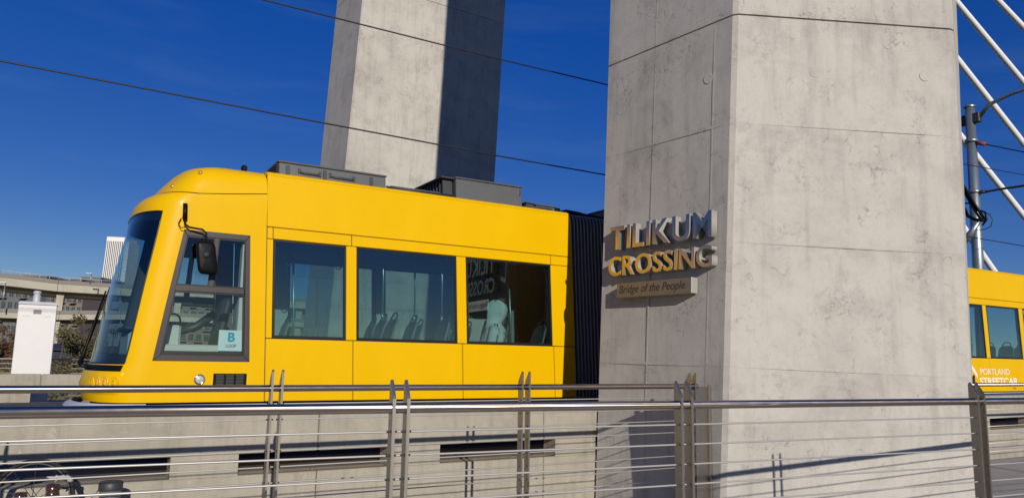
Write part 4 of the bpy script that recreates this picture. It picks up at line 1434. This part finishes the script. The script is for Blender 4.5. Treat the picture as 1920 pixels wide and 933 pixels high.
# ------------------------------------------------------------------ stay cables: from the far leg down to the far deck edge
def atY(px, py, Y):
    r_ = ray(px, py); return Vector((0, 0, 1.6))+r_*(Y/r_.y)
YS = 24.6
stay_lb = ['white stay cable crossing the top right corner', 'white stay cable second from the top right corner',
           'white stay cable passing just above the mast top', 'lowest white stay cable, dropping behind the streetcar roof']
for lb, (p, q, r_) in zip(stay_lb, (((1870, 0), (1920, 52.5), .19), ((1790, 0), (1920, 155), .19), ((1790, 105), (1920, 270), .19), ((1797, 250), (1920, 405), .19))):
    a, b = atY(*p, YS), atY(*q, YS)
    dv = (b-a)
    k1 = (a.x-13.0)/dv.x
    top = a-dv*k1
    kb = (b.z-1.0)/(-dv.z)
    bot = b+dv*kb
    t = Thing('stay_cable', lb, 'stay cable', bot, ID, 'white stay cables right of the tower')
    t.part('sheath', MB().tube([top, a, b, bot], r_, 14), M['stay'])
    t.part('anchor_pipe', MB().tube([bot+(top-bot).normalized()*1.6, bot], r_*1.25, 14), M['galv'])
a, b = atY(1830, 460, YS), atY(1865, 510, YS)
dv = b-a
t = Thing('stay_cable', 'short low stay cable seen between mast foot and streetcar roof', 'stay cable', b+dv*((b.z-1.0)/(-dv.z)), ID, 'white stay cables right of the tower')
t.part('sheath', MB().tube([a-dv*((a.x-13.0)/dv.x), a, b, b+dv*((b.z-1.0)/(-dv.z))], .19, 14), M['stay'])

# ================================================================== LEFT BACKGROUND
# white cabinet beyond the far barrier
bx = Thing('equipment_cabinet', 'tall white equipment cabinet standing beyond the far barrier at left', 'cabinet', (-.8, 25.6, 0), DM)
YB = 25.3
mb = MB().cbox(-1.27, -.335, YB, YB+.7, .0, 2.84, .012)
cbo = bx.part('body', mb, M['whitebox'])
bx.part('roof_cap', MB().add([(-1.29, YB-.03, 2.845), (-.315, YB-.03, 2.845), (-.315, YB+.73, 2.845), (-1.29, YB+.73, 2.845), (-1.25, YB+.1, 2.93), (-.355, YB+.1, 2.93), (-.355, YB+.6, 2.93), (-1.25, YB+.6, 2.93)],
        [(0, 1, 2, 3), (4, 5, 6, 7), (0, 1, 5, 4), (1, 2, 6, 5), (2, 3, 7, 6), (3, 0, 4, 7)]), M['whitebox'])
bx.part('nameplate', MB().cbox(-.90, -.70, YB-.008, YB, 2.58, 2.70, .003), M['boxlabel'])
for x in (-1.12, -1.06, -1.0, -.60, -.54, -.48): bx.part('bolt', MB().cbox(x-.012, x+.012, YB-.01, YB, 2.5, 2.524, .003), M['silver'])
lm = MB().lathe([(.10, 0), (.10, .18), (.085, .2), (.085, .24), (.105, .26), (.105, .30), (.07, .33), (.001, .335)], c=(-.86, YB+.35, 2.93), n=16)
bx.part('beacon', lm, M['silver'])

# elevated freeway: two decks on columns
fw = Thing('elevated_freeway', 'double-deck concrete elevated freeway crossing the left background', 'freeway', (-2, 153, -13))
def fline(pxy0, pxy1, d0, d1): return at(*pxy0, d0), at(*pxy1, d1)
def deck(pts_top, depth, width, name, joints):
    """pts_top: front top edge points; girder hangs below"""
    for a, b in zip(pts_top, pts_top[1:]):
        dx = (b-a).normalized()
        nrm = Vector((-dx.y, dx.x, 0)).normalized()
        if nrm.y < 0: nrm = -nrm
        g = .03
        p0, p1 = a+dx*g, b-dx*g
        vs = []
        for p in (p0, p1):
            vs += [p, p+nrm*width, p+nrm*width-UPV*depth, p-UPV*depth+nrm*2.6, p-UPV*(depth*.82)+nrm*2.6, p-UPV*(depth*.82)]
        fs = [(i, (i+1) % 6, 6+(i+1) % 6, 6+i) for i in range(6)]+[tuple(range(6)), tuple(range(6, 12))]
        fw.part(name, MB().add(vs, fs), M['freeway'])
        up = UPV
        vs = []
        for p in (p0, p1):
            vs += [p-nrm*.08+up*.02, p+nrm*.3+up*.02, p+nrm*.3-up*.6, p-nrm*.08-up*.66]
        fw.part('parapet', MB().add(vs, [(i, (i+1) % 4, 4+(i+1) % 4, 4+i) for i in range(4)]+[(0, 1, 2, 3), (4, 5, 6, 7)]), M['slab'])
D0 = 122
def fp(px, py): 
    d_ = 118+ (px+300)*.04
    return at(px, py, d_)
deck([fp(-420, 455), fp(-160, 494), fp(0, 512), fp(110, 525), fp(228, 533), fp(420, 548), fp(700, 570)], 2.45, 13, 'upper_deck', 0)
deck([fp(-420, 548), fp(-160, 567), fp(0, 577.5), fp(112, 582), fp(228, 582), fp(420, 590), fp(700, 604)], 2.0, 13, 'lower_deck', 0)
for px, pt in ((106, 525), (-205, 480), (330, 541), (560, 560)):
    c = fp(px, 600); tp = fp(px, pt+16)
    mb = MB()
    dx = (fp(px+60, 600)-fp(px, 600)).normalized(); nr = Vector((-dx.y, dx.x, 0)).normalized()
    w = .55
    def q(p, z, w1, w2): return [(p-dx*w1+nr*.7+UPV*(z-p.z)), (p+dx*w1+nr*.7+UPV*(z-p.z)), (p+dx*w1+nr*w2+UPV*(z-p.z)), (p-dx*w1+nr*w2+UPV*(z-p.z))]
    r0, r1, r2 = q(c, -13, w, 3), q(c, tp.z-1.5, w, 3), q(c, tp.z, w*1.3, 9)
    mb.add(r0+r1+r2, [(i, (i+1) % 4, 4+(i+1) % 4, 4+i) for i in range(4)]+[(4+i, 4+(i+1) % 4, 8+(i+1) % 4, 8+i) for i in range(4)]+[(8, 9, 10, 11)])
    fw.part('column', mb, M['freeway'])
for pa, pb, zz in (((-160, 494), (0, 512), 0), ((0, 512), (110, 525), 0), ((110, 525), (228, 533), 0)):
    a, b = fp(*pa)+UPV*.55, fp(*pb)+UPV*.55
    mb = MB().tube([a, b], .06, 6)
    for k in range(7):
        p = a+(b-a)*(k/6); mb.tube([p, p-UPV*.6], .05, 5)
    fw.part('parapet_rail', mb, M['silver'])
def lamp(label, px, py0, py1, d):
    a, b = at(px, py1, d), at(px+ (py1-py0)*.1, py0, d)
    b = Vector((a.x, a.y, b.z))
    t = Thing('light_pole', label, 'light pole', a, ID, 'light poles on the freeway')
    t.part('pole', MB().tube([a, b], [.12, .07], 8), M['galv'])
    t.part('luminaire', MB().cbox(b.x-.9, b.x+.1, b.y-.15, b.y+.15, b.z-.08, b.z+.08, .03), M['galv'])
lamp('thin light pole standing on the freeway, right of its column', 169, 512, 532, 131)
lamp('thin light pole on the lower freeway deck near the left edge', 3, 528, 578, 128)

# apartment buildings
def apartment(label, px0, px1, pytop, dist, floors, bays, wall, pane, skewd=0.0, balc=2, depth=18, top=None):
    a, b = at(px0, 600, dist), at(px1, 600, dist+skewd)
    ztop = at((px0+px1)/2, pytop, dist).z
    zb = -13
    u = Vector((b.x-a.x, b.y-a.y, 0)); W_ = u.length; u.normalize()
    n_ = Vector((u.y, -u.x, 0))
    if n_.y > 0: n_ = -n_
    o = Vector((a.x, a.y, zb))
    t = Thing('apartment_building', label, 'building', o, ID, 'apartment buildings behind the freeway')
    def P(l, d_, z): return o+u*l-n_*d_+UPV*z
    H = ztop-zb
    fn = lambda l, d_, z: P(l, d_, z)
    fh = H/floors; bw = W_/bays
    t.part('wall', MB().box(0, W_, 0, depth, 0, H, 0, fn), M[wall])
    t.part('roof', MB().box(-.3, W_+.3, -.3, depth+.3, H, H+.5, 0, fn), M['slab'])
    wme = MB().box(0, bw*.66, -.06, .05, 0, fh*.58, 0, lambda l, d_, z: u*l-n_*d_+UPV*z).mesh('window', [M[pane]])
    fme = MB()
    for (x0, x1, z0, z1) in ((-.12, 0, -.12, fh*.58+.12), (bw*.66, bw*.66+.12, -.12, fh*.58+.12), (0, bw*.66, -.12, 0), (0, bw*.66, fh*.58, fh*.58+.12), (bw*.32, bw*.35, 0, fh*.58)):
        fme.box(x0, x1, -.12, .02, z0, z1, 0, lambda l, d_, z: u*l-n_*d_+UPV*z)
    fme = fme.mesh('frame', [M['slab']])
    bal = MB()
    bal.box(-.1, bw*.95, -1.5, -.02, -.2, 0, 0, lambda l, d_, z: u*l-n_*d_+UPV*z)
    bal.box(-.1, bw*.95, -1.5, -1.42, .9, 1.0, 0, lambda l, d_, z: u*l-n_*d_+UPV*z)
    for k in range(6):
        x = -.05+k*(bw*.95)/5.2
        bal.box(x, x+.06, -1.48, -1.43, 0, .9, 0, lambda l, d_, z: u*l-n_*d_+UPV*z)
    bme = bal.mesh('balcony', [M['slab']])
    for f in range(floors):
        for c in range(bays):
            w = t.part('window', wme, None)
            w.location = u*(bw*(c+.17))+UPV*(fh*(f+.22))
            t.part('frame', fme, None, parent=w)
            if balc and c % balc == (f//3 + 1) % balc:
                q = t.part('balcony', bme, None)
                q.location = u*(bw*(c+.04))+UPV*(fh*(f+.16))
    t.part('floor_band', (lambda m_: m_)(MB().box(0, W_, -.12, -.0, H-.9, H-.5, 0, fn)), M['slab'])
    return t
apartment('brown brick apartment block with balconies, right of the freeway column', 88, 150, 549, 205, 10, 6, 'apt', 'farpane')
apartment('grey apartment block with bluish windows beside the streetcar nose', 138, 260, 556, 215, 9, 11, 'apt2', 'bluepane', 10, 3)
apartment('grey glazed apartment block at the far left edge', -190, 60, 538, 235, 9, 20, 'apt2', 'farpane', -10, 3)
apartment('long apartment block seen through the cab windows', 280, 620, 560, 240, 9, 24, 'apt', 'farpane', 14, 2)
# roof-top blocks above the freeway parapet
def block(label, px0, px1, y0, dist, mat, name='office_building'):
    a, b = at(px0, 600, dist), at(px1, 600, dist); zt = at((px0+px1)/2, y0, dist).z
    u = Vector((b.x-a.x, b.y-a.y, 0)); W_ = u.length; u.normalize(); n_ = Vector((u.y, -u.x, 0))
    if n_.y > 0: n_ = -n_
    o = Vector((a.x, a.y, -13))
    t = Thing(name, label, 'building', o, ID, 'distant office buildings')
    fn = lambda l, d_, z: o+u*l-n_*d_+UPV*z
    t.part('wall', MB().box(0, W_, 0, 20, 0, zt+13, 0, fn), M[mat])
    t.part('roof', MB().box(-.4, W_+.4, -.4, 20.4, zt+13, zt+13.6, 0, fn), M['slab'])
    for k in range(3):
        t.part('window_band', MB().box(1, W_-1, -.1, .1, zt+13-3.4*(k+1), zt+13-3.4*(k+1)+1.8, 0, fn), M['bluepane'])
block('low glass-topped office block above the freeway parapet', 142, 178, 519, 330, 'apt2')
block('low brown office block above the freeway parapet, beside the glass-topped one', 122, 143, 523, 320, 'apt')
block('flat dark rooftop building at the far left above the freeway', -60, 76, 514, 300, 'apt2')

# white ribbed tower
tw = Thing('office_tower', 'tall white office tower with dark vertical window strips', 'building', at(205, 540, 1100))
a, b = at(198, 480, 1100), at(232, 480, 1100)
u = Vector((b.x-a.x, b.y-a.y, 0)); W_ = u.length; u.normalize(); n_ = Vector((u.y, -u.x, 0))
if n_.y > 0: n_ = -n_
zt = at(214, 444.5, 1100).z
o = Vector((a.x, a.y, -13))
fn = lambda l, d_, z: o+u*l-n_*d_+UPV*z
tw.part('wall', MB().box(0, W_, 0, 30, 0, zt+13, 0, fn), M['farpane'])
N_ = 11
for k in range(N_):
    l = W_*k/(N_-1)
    tw.part('rib', MB().box(l-.62, l+.62, -.9, .1, 0, zt+13, 0, fn), M['farwhite'])
    if k in (0, N_-1): pass
tw.part('crown', MB().box(-1.0, W_+1.0, -1.1, 31, zt+13-5.5, zt+13+1, 0, fn), M['farwhite'])
tw.part('corner_slab', MB().box(W_+.65, W_+6, -.5, 30, 0, zt+13-5.6, 0, fn), M['farwhite'])

# long dark warehouse behind the far railing
a, b = at(-80, 646, 95), at(330, 660, 95)
mb = MB()
wz = a.z
w0 = Vector((a.x, a.y, 0)); w1 = Vector((b.x, b.y, 0)); nn_ = Vector((-(w1-w0).y, (w1-w0).x, 0)).normalized()
wh = Thing('warehouse', 'long low dark warehouse below the freeway', 'building', Vector((a.x, a.y, -13)))
wh.part('wall', MB().add([w0+UPV*-13, w1+UPV*-13, w1+nn_*12+UPV*-13, w0+nn_*12+UPV*-13, w0+UPV*(at(-80, 650, 95).z), w1+UPV*(at(330, 650, 95).z*0+at(-80, 650, 95).z), w1+nn_*12+UPV*(wz+.6), w0+nn_*12+UPV*(wz+.6)],
        [(0, 1, 5, 4), (1, 2, 6, 5), (2, 3, 7, 6), (3, 0, 4, 7)]), M['warehouse'])
wh.part('roof', MB().add([w0-nn_*.5+UPV*(wz-.1), w1-nn_*.5+UPV*(wz-.1), w1+nn_*12.5+UPV*(wz+.7), w0+nn_*12.5+UPV*(wz+.7), w0-nn_*.5+UPV*(wz+.05), w1-nn_*.5+UPV*(wz+.05), w1+nn_*12.5+UPV*(wz+.85), w0+nn_*12.5+UPV*(wz+.85)],
        [(0, 1, 2, 3), (4, 5, 6, 7), (0, 1, 5, 4), (1, 2, 6, 5), (2, 3, 7, 6), (3, 0, 4, 7)]), M['warehouse'])

# trees
def tree(label, px, py_top, dist, width, mat, seed, dens=130):
    rnd = random.Random(seed)
    tp = at(px, py_top, dist)
    base = Vector((tp.x, tp.y, -13)); H = tp.z+13
    t = Thing('tree', label, 'tree', base, ID, 'autumn trees behind the far railing')
    tb = MB()
    tb.tube([base, base+Vector((.1, .1, H*.3)), base+Vector((.2, -.1, H*.6)), base+Vector((0, 0, H*.95))], [.32, .25, .16, .04], 8)
    clumps = []
    for k in range(16):
        a = rnd.uniform(0, 6.28); h = rnd.uniform(.28, .82)*H
        L_ = width*rnd.uniform(.3, 1.0)*(1-.45*(h/H-.28))
        e = base+Vector((math.cos(a)*L_, math.sin(a)*L_, h+L_*.65))
        if e.z > base.z+H: e.z = base.z+H*rnd.uniform(.9, .98)
        s0 = base+Vector((.1, 0, h*.86))
        tb.tube([s0, (s0+e)/2+Vector((0, 0, -.15)), e], [.1, .06, .02], 5)
        clumps.append((e, rnd.uniform(.55, 1.15)))
        clumps.append(((s0+e*2)/3, rnd.uniform(.45, .9)))
    clumps.append((base+Vector((0, 0, H*.95)), .7))
    t.part('trunk', tb, M['bark'])
    lf = MB()
    for c, r in clumps:
        for q in range(dens):
            v = Vector((rnd.gauss(0, 1), rnd.gauss(0, 1), rnd.gauss(0, .8))); v = v.normalized()*r*rnd.uniform(.25, 1.25)
            p = c+v
            s = rnd.uniform(.08, .19)
            d1 = Vector((rnd.uniform(-1, 1), rnd.uniform(-1, 1), rnd.uniform(-1, 1))).normalized()
            d2 = d1.orthogonal().normalized()
            lf.add([p-d1*s, p+d2*s*.6, p+d1*s, p-d2*s*.6], [(0, 1, 2, 3)])
    t.part('crown', lf, M[mat], fix=False)
tree('olive autumn tree between the white cabinet and the streetcar nose', 150, 584, 86, 3.4, 'leafa', 3, 240)
tree('small rust-tinted tree close behind the white cabinet', 122, 610, 80, 2.2, 'leafa', 5)
tree('rust-coloured tree at the left edge beside the cabinet', 8, 603, 84, 2.8, 'leafb', 8)
tree('thin olive tree just left of the white cabinet', 30, 618, 92, 2.0, 'leafb', 11)
tree('olive tree seen through the streetcar windscreen', 215, 608, 88, 2.6, 'leafa', 14)
# scrub on the bank
rnd = random.Random(4)
sb = MB()
for k in range(5200):
    px = rnd.uniform(-60, 330); d_ = rnd.uniform(36, 78)
    g = at(px, 660, d_)
    p = Vector((g.x, g.y, -2.2+rnd.random()**2*2.4-(d_-36)*.0))
    s = rnd.uniform(.08, .22)
    d1 = Vector((rnd.uniform(-1, 1), rnd.uniform(-1, 1), rnd.uniform(-.2, 1))).normalized(); d2 = d1.orthogonal().normalized()
    sb.add([p-d1*s, p+d2*s*.5, p+d1*s, p-d2*s*.5], [(0, 1, 2, 3)])
o = single('scrub', sb, M['leafa'], 'low olive scrub on the bank behind the far railing', 'scrub', kind='stuff')
a, b, c, e = at(-250, 660, 36), at(500, 660, 36), at(500, 660, 80), at(-250, 660, 80)
structure('bank', MB().add([Vector((p.x, p.y, z)) for p, z in ((a, -2.3), (b, -2.3), (c, -1.6), (e, -1.6), (a, -13.5), (b, -13.5), (c, -13.5), (e, -13.5))],
          [(0, 1, 2, 3), (0, 1, 5, 4), (1, 2, 6, 5), (2, 3, 7, 6), (3, 0, 4, 7)]), M['ground'])

# ================================================================== ODDMENTS at the foot of the barrier, bottom left
def dk(px, py, Y):
    r_ = ray(px, py); p = Vector((0, 0, 1.6))+r_*(Y/r_.y)
    return DMI @ p
wc = dk(64, 896, 8.75)
wl = Thing('bicycle_wheel', 'old black bicycle wheel leaning against the barrier at bottom left', 'wheel', (wc.x, wc.y, -.22), DM)
rr = .36
def wpt(a, r): return Vector((wc.x+r*math.cos(a)*.95, wc.y+.06+(r*math.sin(a))*.30, rr-.20+r*math.sin(a)*.97))
wl.part('tyre', MB().tube([wpt(2*math.pi*k/40, rr) for k in range(41)], .02, 8, cap=False), M['tyre'])
wl.part('rim', MB().tube([wpt(2*math.pi*k/40, rr-.03) for k in range(41)], .009, 6, cap=False), M['darkgrey'])
hub = wpt(0, 0)
for k in range(10):
    wl.part('spoke', MB().tube([hub, wpt(2*math.pi*k/10+.3, rr-.03)], .0035, 5), M['darkgrey'])
wl.part('hub', MB().tube([hub-Vector((0, .05, 0)), hub+Vector((0, .05, 0))], .025, 10), M['darkgrey'])
p = wpt(R(28), rr)
rg = MB()
for k in range(5):
    a = rnd.uniform(-.6, .6)
    rg.tube([p+Vector((.03-.02*k, -.03, .0)), p+Vector((-.03-.03*k, -.05, .03+.01*math.sin(k*3))), p+Vector((-.06-.035*k, -.04, .01+.03*math.sin(k*2.1)))], [.012, .018, .006], 6)
rg.tube([p+Vector((.02, -.03, -.02)), p+Vector((0, -.05, 0)), p+Vector((-.02, -.03, .02))], [.02, .026, .015], 8)
single('knotted_rag', rg, M['rag'], 'white knotted rag tied to the bicycle wheel', 'rag', p, DM)
bp_ = dk(206, 930, 8.8)
bk = Thing('bucket', 'grey bucket with a dark lid standing right of the bicycle wheel', 'bucket', (bp_.x, 8.8, -.22), DM)
bk.part('pail', MB().lathe([(.001, -.22), (.085, -.22), (.10, .20)], c=(bp_.x, 8.8, 0), n=22), M['bucket'])
bk.part('lid', MB().lathe([(.108, .20), (.112, .21), (.112, .275), (.10, .285), (.001, .285)], c=(bp_.x, 8.8, 0), n=22), M['darkgrey'])
bk.part('handle', MB().tube([(bp_.x-.11, 8.8, .2), (bp_.x-.16, 8.72, .17), (bp_.x-.17, 8.70, .08), (bp_.x-.12, 8.72, .06)], .008, 6), M['rag'])
for px, lb, sc in ((98, 'large amber glass jug with a pale label beside the bicycle wheel', 1.75), (38, 'squat amber glass jug at the bottom left corner', 1.55)):
    q = dk(px, 930, 8.55)
    j = Thing('glass_jug', lb, 'jug', (q.x, 8.55, -.22), DM, 'amber glass jugs beside the barrier')
    J0 = -.22
    j.part('body', MB().lathe([(.001, .0), (.10*sc, .0), (.115*sc, .03), (.115*sc, .16*sc), (.08*sc, .22*sc), (.035*sc, .25*sc), (.03*sc, .28*sc), (.034*sc, .29*sc), (.001, .29*sc)], c=(q.x, 8.55, J0), n=24), M['rust'])
    j.part('cap', MB().lathe([(.036*sc, .285*sc), (.036*sc, .315*sc), (.001, .318*sc)], c=(q.x, 8.55, J0), n=16), M['rust'])
    j.part('label', MB().cbox(q.x-.05*sc, q.x+.03*sc, 8.55-.122*sc, 8.55-.112*sc, -.22+.06, -.22+.15*sc, .003), M['label'])
